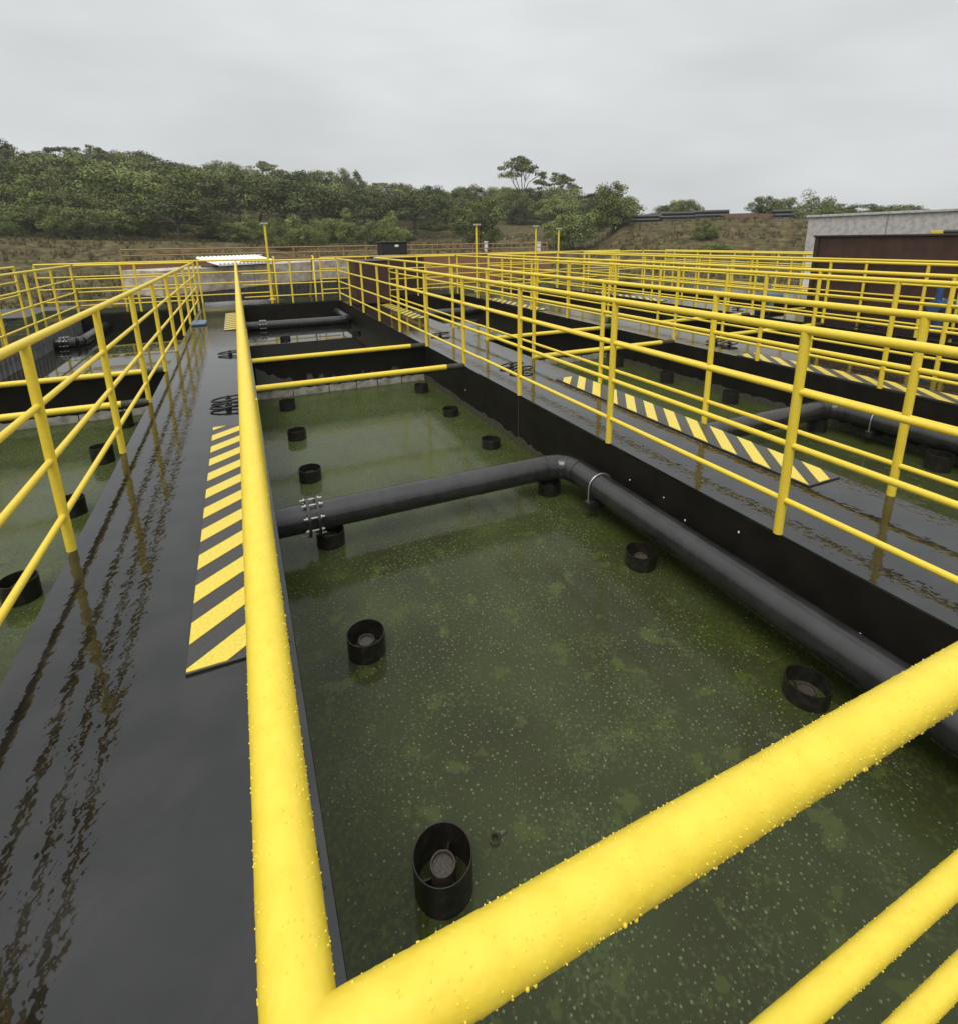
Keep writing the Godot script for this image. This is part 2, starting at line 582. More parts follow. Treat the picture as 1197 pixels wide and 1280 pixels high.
# ------------------------------------------------------------------ water
func water_texture(seed_: int, wmetres: float, lmetres: float, algae: float) -> ImageTexture:
	var pw := 448
	var ph := int(pw * lmetres / wmetres)
	var f := FastNoiseLite.new()
	f.seed = seed_
	f.frequency = 1.0
	f.fractal_octaves = 4
	var im := Image.create(pw, ph, false, Image.FORMAT_RGB8)
	var murk := Color(0.034, 0.039, 0.016)
	var murk2 := Color(0.045, 0.055, 0.021)
	var raft := Color(0.070, 0.086, 0.028)
	var weed := Color(0.034, 0.044, 0.011)
	var weed2 := Color(0.056, 0.072, 0.017)
	for y in ph:
		for x in pw:
			var px := x / float(pw) * wmetres
			var pz := y / float(ph) * lmetres
			var n1 := f.get_noise_2d(px * 1.1, pz * 1.1)
			var c := murk.lerp(murk2, clampf(0.5 + n1 * 1.3, 0, 1))
			# floating rafts of scum with ragged outlines
			var n2 := f.get_noise_2d(px * 4.2 + 31, pz * 4.2)
			var n3 := f.get_noise_2d(px * 26.0, pz * 26.0 + 11)
			var lift := smoothstep(0.36, 0.46, n2 + n3 * 0.30)
			if lift > 0.0:
				c = c.lerp(raft.lerp(weed2, clampf(0.5 + n3, 0, 1) * 0.5), lift * 0.85)
			# fine suspended green film, thickest in the far half of the basin
			var n4 := f.get_noise_2d(px * 45.0 + 3, pz * 45.0)
			var film := clampf((pz - 2.6) * 0.45, 0.0, 1.0) + f.get_noise_2d(px * 1.7, pz * 1.7 + 50) * 0.8
			if n4 + n3 * 0.4 < film - 0.45:
				c = c.lerp(Color(0.072, 0.092, 0.034), 0.7)
			# weed growing in from the walls: mottled, thicker by the wall
			var edge := minf(minf(px + 0.22, wmetres - px), lmetres - pz)
			var cover := 1.15 - edge * 2.3 + algae + f.get_noise_2d(px * 2.0 + 9, pz * 2.0 + 5) * 0.9
			if n3 * 1.5 + f.get_noise_2d(px * 60.0, pz * 60.0) * 0.7 < cover - 0.55:
				c = weed.lerp(weed2, clampf(0.5 + f.get_noise_2d(px * 38.0 + 7, pz * 38.0) * 1.6, 0, 1))
			im.set_pixel(x, y, c.linear_to_srgb())
	return ImageTexture.create_from_image(im)

func water_sheet(x0: float, x1: float, z0: float, z1: float, m: Material):
	var b := Builder.new()
	var i := b.vert(Vector3(x0, 0, z0), Vector3.UP, Vector2(0, 0))
	b.vert(Vector3(x0, 0, z1), Vector3.UP, Vector2(0, 1))
	b.vert(Vector3(x1, 0, z1), Vector3.UP, Vector2(1, 1))
	b.vert(Vector3(x1, 0, z0), Vector3.UP, Vector2(1, 0))
	b.ix.append_array([i, i + 1, i + 2, i, i + 2, i + 3])
	var o := struct("water", b.done(), m, Vector3(0, WATER_Y, 0))
	return o

func bubbles(x0: float, x1: float, z0: float, z1: float, step: float, label: String):
	var b := Builder.new()
	b.lathe([Vector2(1, 0), Vector2(0.92, 0.38), Vector2(0.7, 0.7), Vector2(0.38, 0.92), Vector2(0.001, 1)], 9)
	var f := FastNoiseLite.new()
	f.seed = 9
	f.frequency = 1.0
	var ts := []
	var z := z0
	while z > z1:
		var x := x0
		while x < x1:
			var p := Vector3(x + rng.randf_range(-0.4, 0.4) * step, 0.0, z + rng.randf_range(-0.4, 0.4) * step)
			var keep := 0.85 + f.get_noise_2d(p.x * 1.6, p.z * 1.6) * 1.2 + f.get_noise_2d(p.x * 7.0, p.z * 7.0) * 0.5 - 0.75 * smoothstep(0.45, 0.05, x1 - p.x) - 0.35 * smoothstep(0.4, 0.05, p.x - x0)
			if rng.randf() < keep and p.x > x0 + 0.02 and p.x < x1 - 0.02:
				var r := 0.0018 + 0.0036 * pow(rng.randf(), 2.0)
				ts.append(Transform3D(Basis.from_scale(Vector3(r, r * 0.55, r)), p))
			x += step
		z -= step
	var mm := MultiMesh.new()
	mm.transform_format = MultiMesh.TRANSFORM_3D
	mm.mesh = b.done()
	mm.instance_count = ts.size()
	for i in ts.size():
		mm.set_instance_transform(i, ts[i])
	var o := MultiMeshInstance3D.new()
	o.name = numbered("bubbles")
	o.multimesh = mm
	o.material_override = M.bubble
	add_child(o)
	o.position.y = WATER_Y
	tag(o, label, "bubbles", "", "stuff")

# ------------------------------------------------------------------ tanks and walkways
func corrugated(l: float, h: float, pitch_: float, depth: float) -> ArrayMesh:
	# sheet along +x, facing +z, foot at y 0
	var b := Builder.new()
	var count := int(l / pitch_)
	var prof := []
	for i in count:
		var x := i * pitch_
		prof.append(Vector2(x, 0)); prof.append(Vector2(x + pitch_ * 0.38, 0))
		prof.append(Vector2(x + pitch_ * 0.5, depth)); prof.append(Vector2(x + pitch_ * 0.88, depth))
	prof.append(Vector2(count * pitch_, 0))
	for i in prof.size() - 1:
		var p: Vector2 = prof[i]
		var q: Vector2 = prof[i + 1]
		b.quad(Vector3(p.x, h, p.y), Vector3(q.x, h, q.y), Vector3(q.x, 0, q.y), Vector3(p.x, 0, p.y))
	return b.done()

func walkway(k: int):
	var o := Node3D.new()
	o.name = numbered("walkway")
	add_child(o)
	o.set_meta("kind", "structure")
	var x0 := wx(k)
	part("deck_frame", box_mesh(Vector3(x0 + 0.025, GROUND_Y, Z_FAR - 0.1), Vector3(x0 + WALK - 0.025, -0.016, 0.9)), M.frame, o)
	var z := 0.0
	var plates := [[0.9, -7.49], [-7.49, -8.98], [-8.98, -10.48], [-10.48, -11.98], [-11.98, -13.48], [-13.48, -14.83]]
	for p in plates:
		part("deck_plate", box_mesh(Vector3(x0, -0.016, p[1] + 0.003), Vector3(x0 + WALK, rng.randf_range(-0.0006, 0.0006), p[0] - 0.003), 0.002), M.deck, o)

func tank(k: int, label: String, detailed: bool):
	var x0 := wx(k) + WALK
	var x1 := wx(k + 1)
	var t := thing("steel_tank", label, "tank", Vector3(x0, GROUND_Y, 0), 0.0, "black steel tanks between the walkways")
	var w := x1 - x0
	var h := -GROUND_Y
	part("wall", box_mesh(Vector3(-0.02, 0, Z_FAR), Vector3(0.0, h - 0.018, 0.0)), M.black, t)
	part("wall", box_mesh(Vector3(w, 0, Z_FAR), Vector3(w + 0.02, h - 0.018, 0.0)), M.black, t)
	part("wall", box_mesh(Vector3(-0.02, 0, Z_FAR - 0.06), Vector3(w + 0.02, h - 0.018, Z_FAR)), M.black, t)
	part("wall", box_mesh(Vector3(-0.02, 0, 0.0), Vector3(w + 0.02, h - 0.018, 0.06)), M.black, t)
	part("partition", box_mesh(Vector3(0, 0, -7.68), Vector3(w, h - 0.03, -7.60), 0.004), M.black, t)
	for z in [-6.035, -7.55]:
		var c := part("crossbeam", tube_mesh([Vector3(0.0, h + 0.012, z), Vector3(w - 0.24, h + 0.012, z)], 0.033, 16), M.yellow, t)
		part("beam_socket", tube_mesh([Vector3(w - 0.24, h + 0.008, z), Vector3(w - 0.002, h + 0.008, z)], 0.036, 16), M.scum, c)
	if k == 0:
		part("added_water_cover", box_mesh(Vector3(0.0, h - 0.398, -10.9), Vector3(w - 0.42, h - 0.375, -7.685), 0.003), M.matt_black, t)  # added matt plate, stands in for dark scummy water that mirrors no sky
		part("added_cover_rib", box_mesh(Vector3(w - 0.47, h - 0.374, -10.9), Vector3(w - 0.42, h - 0.35, -7.69), 0.003), M.matt_black, t)  # added rib along the edge of that stand-in plate
	if k == -1:
		var cp := part("corrugated_lining", corrugated(14.6, h - 0.03, 0.2, 0.03), M.grey_sheet, t, Vector3(0.004, 0, -0.05))
		cp.rotation.y = PI / 2
	if not detailed: return t
	# lime crust at the waterline of the partition, in ragged lengths
	var wy := h + WATER_Y
	var x := 0.01
	while x < w - 0.05:
		var l := rng.randf_range(0.25, 0.5)
		var e := minf(x + l, w - 0.01)
		var b := Builder.new()
		var steps := 8
		var tops := []
		for i in steps + 1:
			tops.append(wy + 0.095 + rng.randf_range(-0.012, 0.014))
		for i in steps:
			var xa := lerpf(x, e - 0.012, float(i) / steps)
			var xb := lerpf(x, e - 0.012, float(i + 1) / steps)
			b.quad(Vector3(xa, tops[i], -7.594), Vector3(xb, tops[i + 1], -7.594), Vector3(xb, wy - 0.05, -7.588), Vector3(xa, wy - 0.05, -7.588))
			b.quad(Vector3(xa, tops[i], -7.60), Vector3(xb, tops[i + 1], -7.60), Vector3(xb, tops[i + 1], -7.594), Vector3(xa, tops[i], -7.594))
		part("lime_crust", b.done(), M.scale, t)
		x = e
	# weed and grime band along the two side walls
	for s in [0, 1]:
		var b := Builder.new()
		var z := 0.0
		var prev := wy + 0.1
		while z > -7.6:
			var nx := wy + 0.085 + rng.randf_range(-0.02, 0.025)
			var xx := 0.004 if s == 0 else w - 0.004
			var xi := 0.012 if s == 0 else w - 0.012
			if s == 1: b.quad(Vector3(xx, nx, z - 0.06), Vector3(xx, prev, z), Vector3(xi, wy - 0.05, z), Vector3(xi, wy - 0.05, z - 0.06))
			else: b.quad(Vector3(xx, prev, z), Vector3(xx, nx, z - 0.06), Vector3(xi, wy - 0.05, z - 0.06), Vector3(xi, wy - 0.05, z))
			prev = nx
			z -= 0.06
		part("grime_band", b.done(), M.scum, t)
	return t

# ------------------------------------------------------------------ terrain
func table(v: float, pts: Array) -> float:
	if v <= pts[0][0]: return pts[0][1]
	for i in pts.size() - 1:
		if v <= pts[i + 1][0]:
			return lerpf(pts[i][1], pts[i + 1][1], (v - pts[i][0]) / (pts[i + 1][0] - pts[i][0]))
	return pts[pts.size() - 1][1]

func ground_y(x: float, z: float) -> float:
	var r := Vector2(x, z).length()
	var b := rad_to_deg(atan2(x, -z))
	var foot := table(b, [[-40, 2.5], [-10, 2.3], [5, 1.5], [15, 1.2], [30, 1.1], [39, 0.9], [90, 0.4]])
	var top := table(b, [[-60, 9.0], [-25, 12.0], [-8, 12.4], [3, 11.0], [12, 8.8], [20, 8.2], [30, 8.0], [34, 7.0], [38, 4.6], [42, 3.3], [90, 3.1]])
	var slope := table(r, [[0, -2.2], [27, -2.2], [42, -1.1], [58, foot - 0.4], [68, foot], [80, foot + (top - foot) * 0.22], [130, top], [170, top + 0.5], [260, top - 4.0], [1600, 0.0]])
	var bank := table(r, [[0, -2.2], [27, -2.2], [44, -1.0], [47.5, 0.0], [57.5, 2.9], [60, 3.0], [300, 2.4], [1600, 0.0]])
	var y := lerpf(slope, bank, smoothstep(35.5, 39.5, b) * (1.0 - smoothstep(95.0, 120.0, b)))
	var bumps := hills.get_noise_2d(x, z) * 0.35 + hills.get_noise_2d(x * 4.0, z * 4.0) * 0.10
	return y + bumps * smoothstep(30.0, 55.0, r)

func build_ground():
	hills.seed = 5
	hills.frequency = 0.05
	hills.fractal_octaves = 3
	var radii := [0.0, 12.0, 20.0]
	var r := 24.0
	while r < 100.0:
		radii.append(r); r += 1.5
	while r < 180.0:
		radii.append(r); r += 4.0
	radii.append_array([200.0, 260.0, 400.0, 800.0, 1600.0])
	var segs := 288
	var b := Builder.new()
	for i in radii.size():
		for s in segs + 1:
			var a := TAU * s / segs
			var x: float = sin(a) * radii[i]
			var z: float = -cos(a) * radii[i]
			var y := ground_y(x, z)
			var e := 0.5
			var nn := Vector3(ground_y(x - e, z) - ground_y(x + e, z), 2 * e, ground_y(x, z - e) - ground_y(x, z + e)).normalized()
			b.vert(Vector3(x, y, z), nn)
	for i in radii.size() - 1:
		for s in segs:
			var q: int = i * (segs + 1) + s
			var w: int = q + segs + 1
			b.ix.append_array([q, w, w + 1, q, w + 1, q + 1])
	struct("ground", b.done(), M.ground)

func polar(deg: float, d: float) -> Vector3:
	var a := deg_to_rad(deg)
	var p := Vector3(sin(a) * d, 0, -cos(a) * d)
	p.y = ground_y(p.x, p.z)
	return p

func grass_tufts():
	var b := Builder.new()
	for i in 9:
		var a := TAU * i / 9.0 + rng.randf()
		var d := Vector3(cos(a), 0, sin(a))
		var s := Vector3(-d.z, 0, d.x) * 0.022
		var foot := d * rng.randf_range(0.0, 0.14)
		var h := rng.randf_range(0.2, 0.5)
		b.tri(foot - s, foot + s, foot + d * rng.randf_range(0.05, 0.25) + Vector3.UP * h)
	var mm := MultiMesh.new()
	mm.transform_format = MultiMesh.TRANSFORM_3D
	mm.use_colors = true
	mm.mesh = b.done()
	var ts := []
	for i in 9000:
		var deg := rng.randf_range(-24.0, 70.0)
		var d := rng.randf_range(30.0, 74.0)
		var p := polar(deg, d)
		if hills.get_noise_2d(p.x * 3.0 + 40, p.z * 3.0) < -0.12: continue
		ts.append([Transform3D(Basis(Vector3.UP, rng.randf() * TAU).scaled(Vector3.ONE * rng.randf_range(0.5, 1.3)), p), Color(0.12, 0.10, 0.045).lerp(Color(0.075, 0.09, 0.03), rng.randf())])
	mm.instance_count = ts.size()
	for i in ts.size():
		mm.set_instance_transform(i, ts[i][0])
		mm.set_instance_color(i, ts[i][1])
	var o := MultiMeshInstance3D.new()
	o.name = "dry_grass"
	o.multimesh = mm
	o.material_override = M.leaf
	add_child(o)
	tag(o, "dry olive grass tufts on the earth banks before the trees", "grass", "", "stuff")

# ------------------------------------------------------------------ trees
func leaf_clump(b: Builder, c: Vector3, r: Vector3, count: int, size: float, tint: Color):
	for i in count:
		var d := Vector3(rng.randfn(), rng.randfn(), rng.randfn()).normalized()
		var p := c + d * r * pow(rng.randf(), 0.45)
		var n := (d + Vector3(rng.randfn(), rng.randfn() + 0.7, rng.randfn()) * 0.8).normalized()
		var u := n.cross(Vector3(rng.randfn(), rng.randfn(), rng.randfn())).normalized()
		var w := n.cross(u)
		var l := size * rng.randf_range(0.6, 1.35)
		b.col = tint * rng.randf_range(0.75, 1.25)
		b.quad(p - u * l, p + w * l * 0.55, p + u * l, p - w * l * 0.55)

# shape: crown as list of clump centres in a unit tree of height 1
func tree_meshes(kind: String, seed_: int) -> Array:
	rng.seed = seed_
	var tr := Builder.new()
	var cr := Builder.new()
	var H := 1.0
	var clumps := []
	var shade := [0.66, 0.92, 1.16, 1.42][seed_ % 4] as float
	var tint := Color(0.080, 0.097, 0.034)
	match kind:
		"broad":
			for i in 52:
				var a := rng.randf() * TAU
				var rr := 0.55 * sqrt(rng.randf())
				var y := 0.36 + 0.54 * sqrt(maxf(0.0, 1.0 - rr * rr / 0.31)) * rng.randf_range(0.05, 1.0)
				clumps.append([Vector3(cos(a) * rr, y, sin(a) * rr), Vector3(0.15, 0.09, 0.15) * rng.randf_range(0.7, 1.25)])
		"round":
			tint = Color(0.088, 0.108, 0.036)
			for i in 60:
				var d := Vector3(rng.randfn(), rng.randfn(), rng.randfn()).normalized() * pow(rng.randf(), 0.4)
				clumps.append([Vector3(d.x * 0.48, 0.47 + d.y * 0.42, d.z * 0.48), Vector3(0.14, 0.11, 0.14) * rng.randf_range(0.7, 1.2)])
		"umbrella":
			tint = Color(0.080, 0.092, 0.040)
			for i in 30:
				var a := rng.randf() * TAU
				var rr := 0.42 * sqrt(rng.randf())
				clumps.append([Vector3(cos(a) * rr, 0.93 - rr * rr * 1.1 + rng.randf_range(-0.10, 0.03), sin(a) * rr), Vector3(0.11, 0.045, 0.11) * rng.randf_range(0.6, 1.2)])
		"cone":
			tint = Color(0.098, 0.122, 0.040)
			for i in 44:
				var y := rng.randf_range(0.10, 0.96)
				var rr := 0.40 * (1.05 - y) * rng.randf_range(0.3, 1.0)
				var a := rng.randf() * TAU
				clumps.append([Vector3(cos(a) * rr, y, sin(a) * rr), Vector3(0.11, 0.09, 0.11) * rng.randf_range(0.7, 1.2) * (1.2 - y * 0.6)])
		"bush":
			tint = Color(0.096, 0.120, 0.038)
			for i in 44:
				var d := Vector3(rng.randfn(), absf(rng.randfn()), rng.randfn()).normalized() * pow(rng.randf(), 0.4)
				clumps.append([Vector3(d.x * 0.45, 0.12 + d.y * 0.75, d.z * 0.45), Vector3(0.15, 0.14, 0.15) * rng.randf_range(0.7, 1.2)])
		"dead":
			tint = Color(0.09, 0.085, 0.05)
			for i in 11:
				var a := rng.randf() * TAU
				clumps.append([Vector3(cos(a) * 0.25, rng.randf_range(0.5, 0.98), sin(a) * 0.25), Vector3(0.09, 0.06, 0.09)])
	tint = tint * shade * 1.6
	# trunk and limbs
	var fork := 0.36 if kind in ["broad", "round"] else (0.36 if kind == "umbrella" else 0.25)
	var lean := Vector3(rng.randf_range(-0.05, 0.05), 0, rng.randf_range(-0.05, 0.05))
	var tip := lean + Vector3(0, fork, 0)
	tr.tube([Vector3(0, -0.06, 0), Vector3(0, 0.05, 0), lean * 0.5 + Vector3(0, fork * 0.5, 0), tip], [0.032, 0.024, 0.020, 0.017], 8)
	for i in clumps.size():
		if i % (3 if kind != "dead" and kind != "umbrella" else 1) != 0: continue
		var c: Vector3 = clumps[i][0]
		if kind == "umbrella":
			# four or five leaders that fork again below the crown
			var sector := snappedf(atan2(c.z, c.x), TAU / 5.0)
			var knee := tip + Vector3(cos(sector) * 0.14, 0.24 + 0.05 * sin(sector * 3.0), sin(sector) * 0.14)
			tr.tube([tip - Vector3(0, 0.03, 0), tip.lerp(knee, 0.5) + Vector3(0.012, -0.01, 0.01), knee], [0.012, 0.009, 0.007], 6)
			tr.tube([knee, knee.lerp(c, 0.5) + Vector3(rng.randf_range(-0.02, 0.02), 0.01, rng.randf_range(-0.02, 0.02)), c], [0.006, 0.004, 0.002], 5)
			continue
		var mid := tip.lerp(c, 0.5) + Vector3(rng.randf_range(-0.03, 0.03), -0.02, rng.randf_range(-0.03, 0.03))
		tr.tube([tip - Vector3(0, 0.03, 0), mid, c], [0.011, 0.007, 0.003], 6)
	for c in clumps:
		var tn: Color = tint * rng.randf_range(0.78, 1.22)
		tn = tn.lerp(Color(tn.r * 1.2, tn.g * 1.02, tn.b * 0.9), rng.randf() * 0.6)
		leaf_clump(cr, c[0], c[1], (170 if kind != "umbrella" else 95) if kind != "dead" else 22, 0.0185 if kind != "dead" else 0.016, tn)
	cr.col = Color(1, 1, 1)
	return [tr.done(), cr.done()]

var protos := {}
func tree(kind: String, variant: int, called: String, deg: float, d: float, height: float, width: float, label: String, group: String, sink := 0.0):
	var key := kind + str(variant)
	if not protos.has(key):
		var keep := rng.state
		protos[key] = tree_meshes(kind, {"broad": 100, "round": 201, "umbrella": 301, "cone": 402, "bush": 501, "dead": 600}[kind] + variant * 17)
		rng.state = keep
	var p := polar(deg, d)
	p.y -= sink
	var t := thing(called, label, "tree" if called != "shrub" else "shrub", p, rng.randf() * TAU, group)
	t.scale = Vector3(width, height, width)
	part("trunk", protos[key][0], M.bark_pale if kind in ["dead", "umbrella"] else M.bark, t)
	part("crown", protos[key][1], M.leaf, t)

func build_trees():
	var front := [
		["broad", 0, -4.5, 66, 5.2, 8.4, "broad green tree standing forward of the forest, behind the white roofed shed"],
		["round", 1, -15.5, 71, 4.8, 6.0, "light green round tree at the far left edge of the forest"],
		["broad", 2, -11.4, 71, 4.7, 6.6, "rounded green tree at the foot of the left hill"],
		["broad", 1, -8.2, 73, 4.6, 6.0, "low spreading green tree at the foot of the forest, left of the broad forward tree"],
		["bush", 0, 4.3, 57, 3.4, 3.4, "bright green bush just right of the leftmost lamp post"],
		["bush", 1, 7.6, 60, 3.0, 3.0, "small bright green bush between the lamp post and the pointed young trees"],
		["cone", 0, 10.7, 60, 4.2, 3.6, "pointed light green young tree left of the black machine"],
		["cone", 1, 15.4, 60, 3.9, 3.2, "pointed light green young tree directly above the black machine"],
		["round", 0, 24.3, 58, 5.6, 6.0, "big round dark green tree behind the second lamp post"],
		["round", 2, 33.6, 56, 4.3, 5.4, "round bushy tree right of the paired thin lamp posts"],
		["round", 1, 37.9, 58, 5.2, 5.4, "tall round tree at the right end of the wood, beside the bare bank"],
		["umbrella", 0, 28.5, 99, 11.2, 9.5, "tall flat-topped tree with bare branching trunk rising above the wood"],
		["broad", 1, 11.2, 110, 10.0, 5.0, "small round crowned tree sticking up above the forest line"],
		["umbrella", 1, 31.8, 105, 8.6, 9.5, "wide flat-topped tree just right of the tallest tree"],
		["umbrella", 1, -10.2, 112, 8.0, 8.0, "flat-topped tree on the skyline of the left hill"],
		["umbrella", 0, -16.6, 108, 8.8, 8.0, "flat-topped tree on the skyline at the left picture edge"],
		["round", 2, 44.6, 76, 4.0, 4.2, "small round tree behind the black pipes on the bank"],
		["broad", 0, 43.2, 80, 3.4, 4.0, "little spreading tree behind the left end of the black pipe stack"],
		["round", 0, 51.6, 80, 4.0, 5.0, "round tree above the right end of the bank"],
		["round", 1, 53.2, 83, 3.8, 4.4, "round tree in the gap between the bank and the grey building"],
		["bush", 1, 55.2, 78, 4.2, 5.4, "bushy green tree rising at the left corner of the grey building"],
		["broad", 1, 58.1, 92, 3.2, 7.0, "low tree showing over the left half of the grey building roof"],
		["broad", 2, 61.0, 96, 3.0, 7.0, "low tree showing over the middle of the grey building roof"],
	]
	for f in front:
		tree(f[0], f[1], "green_tree", f[2], f[3], f[4], f[5], f[6], "trees seen one by one")
	tree("dead", 0, "pale_tree", 6.4, 84, 6.0, 4.4, "pale nearly leafless tree in front of the forest", "trees seen one by one")
	tree("dead", 1, "pale_tree", 7.6, 82, 4.6, 3.6, "smaller pale leafless tree in front of the forest", "trees seen one by one")
	tree("bush", 0, "shrub", 46.6, 52.5, 1.9, 2.6, "dark shrub growing on the slope of the bare bank", "")
	tree("bush", 1, "shrub", 47.4, 48.5, 0.8, 3.2, "low shrub at the foot of the bare bank", "")
	# the forest behind
	rng.seed = 4242
	var n := 0
	var d := 76.0
	while d < 136.0:
		var deg := -23.0 + rng.randf_range(0, 2)
		while deg < 39.5:
			var dd := d + rng.randf_range(-3.0, 3.0)
			var limit := table(deg, [[-23, 136], [12, 132], [30, 126], [36, 118], [39, 100]])
			if dd < limit and not (deg > 20 and dd < 79) and not (deg > 26.5 and deg < 32.5 and dd < 92):
				var h := rng.randf_range(5.4, 8.2) * (0.86 if deg > 12 else 1.0)
				var w := h * rng.randf_range(0.95, 1.35)
				var pick := rng.randf()
				var kind := "broad" if pick < 0.66 else ("round" if pick < 0.92 else "umbrella")
				var where := "left hill" if deg < -3 else ("middle hill" if deg < 14 else "low right ridge")
				var v := rng.randi() % 4
				tree(kind, v, "forest_tree", deg, dd, h, w, "%s %s, %s of the %s forest" % [["dark green", "mid green", "fresh green", "pale green"][({"broad": 100, "round": 201, "umbrella": 301}[kind] + v * 17) % 4], {"broad": "spreading tree", "round": "round tree", "umbrella": "flat-topped tree"}[kind], "front rank" if dd < 92 else ("middle rank" if dd < 112 else "top rank"), where], "forest trees on the %s" % where)
				n += 1
			deg += rng.randf_range(3.0, 4.8) * 100.0 / d
		d += 8.0
	for i in 26:
		var dg := -22.5 + i * 1.5 + rng.randf_range(-0.5, 0.5)
		if absf(dg + 4.5) < 3.0: continue
		var hh := rng.randf_range(2.2, 3.8)
		tree(["round", "bush", "broad"][i % 3], i % 2 + 1, "green_tree", dg, rng.randf_range(62.5, 68.0), hh, hh * rng.randf_range(1.0, 1.4), "small %s tree along the grass edge below the %s" % [["round", "bushy", "spreading"][i % 3], "left hill" if dg < -8 else ("white roofed tank" if dg < 3 else "middle hill")], "small trees along the grass edge")
	# undergrowth along the forest foot
	for i in 34:
		var dg := -22.0 + i * 1.75 + rng.randf_range(-0.6, 0.6)
		if dg > 22.0 and dg < 30.0: continue
		tree("bush", i % 2, "shrub", dg, rng.randf_range(69, 75) if dg < 18 else rng.randf_range(78, 90), rng.randf_range(1.2, 2.6), rng.randf_range(2.2, 4.2), "low %s shrub in the undergrowth at the %s foot of the forest" % ["wide" if i % 2 else "rounded", "left" if dg < -5 else ("middle" if dg < 14 else "right")], "undergrowth shrubs along the forest foot")

# ------------------------------------------------------------------ ready
func _ready():
	rng.seed = 11
	# camera
	var cam := Camera3D.new()
	cam.name = "camera"
	cam.near = 0.05
	cam.far = 2500.0
	add_child(cam)
	cam.position = Vector3(0, 1.5455, 0)
	cam.rotation = Vector3(-0.2533, -0.4188, -0.0137)
	cam.set_frustum(0.05 * 1280.0 / 661.24, Vector2(0, -0.05 * 169.3 / 661.24), 0.05, 2500.0)
	cam.current = true
	# sky and air
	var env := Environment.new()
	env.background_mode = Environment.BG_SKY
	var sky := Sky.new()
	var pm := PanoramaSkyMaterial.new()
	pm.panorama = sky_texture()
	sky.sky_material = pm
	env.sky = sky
	env.tonemap_mode = Environment.TONE_MAPPER_LINEAR
	env.tonemap_exposure = 1.15
	env.sdfgi_enabled = true
	env.ssao_enabled = true
	env.ssil_enabled = true
	env.fog_enabled = true
	env.fog_density = 0.0006
	env.fog_light_color = Color(0.86, 0.88, 0.88)
	var we := WorldEnvironment.new()
	we.name = "environment"
	we.environment = env
	add_child(we)
	# veiled sun
	var sun := DirectionalLight3D.new()
	sun.name = "sun"
	sun.light_energy = 0.5
	sun.light_color = Color(1.0, 0.97, 0.92)
	sun.light_angular_distance = 30.0
	sun.shadow_enabled = true
	add_child(sun)
	sun.look_at_from_position(SUN_AT * 50.0, Vector3.ZERO, Vector3.UP)

	make_materials()
	post_mesh = tube_mesh([Vector3(0, 0, 0), Vector3(0, RAIL_Y - 0.01, 0)], R_POST, 12)
	make_cup_meshes()
	make_wheel_meshes()
	build_ground()
	build_site()
	build_details()
	build_surroundings()
	build_trees()
	grass_tufts()

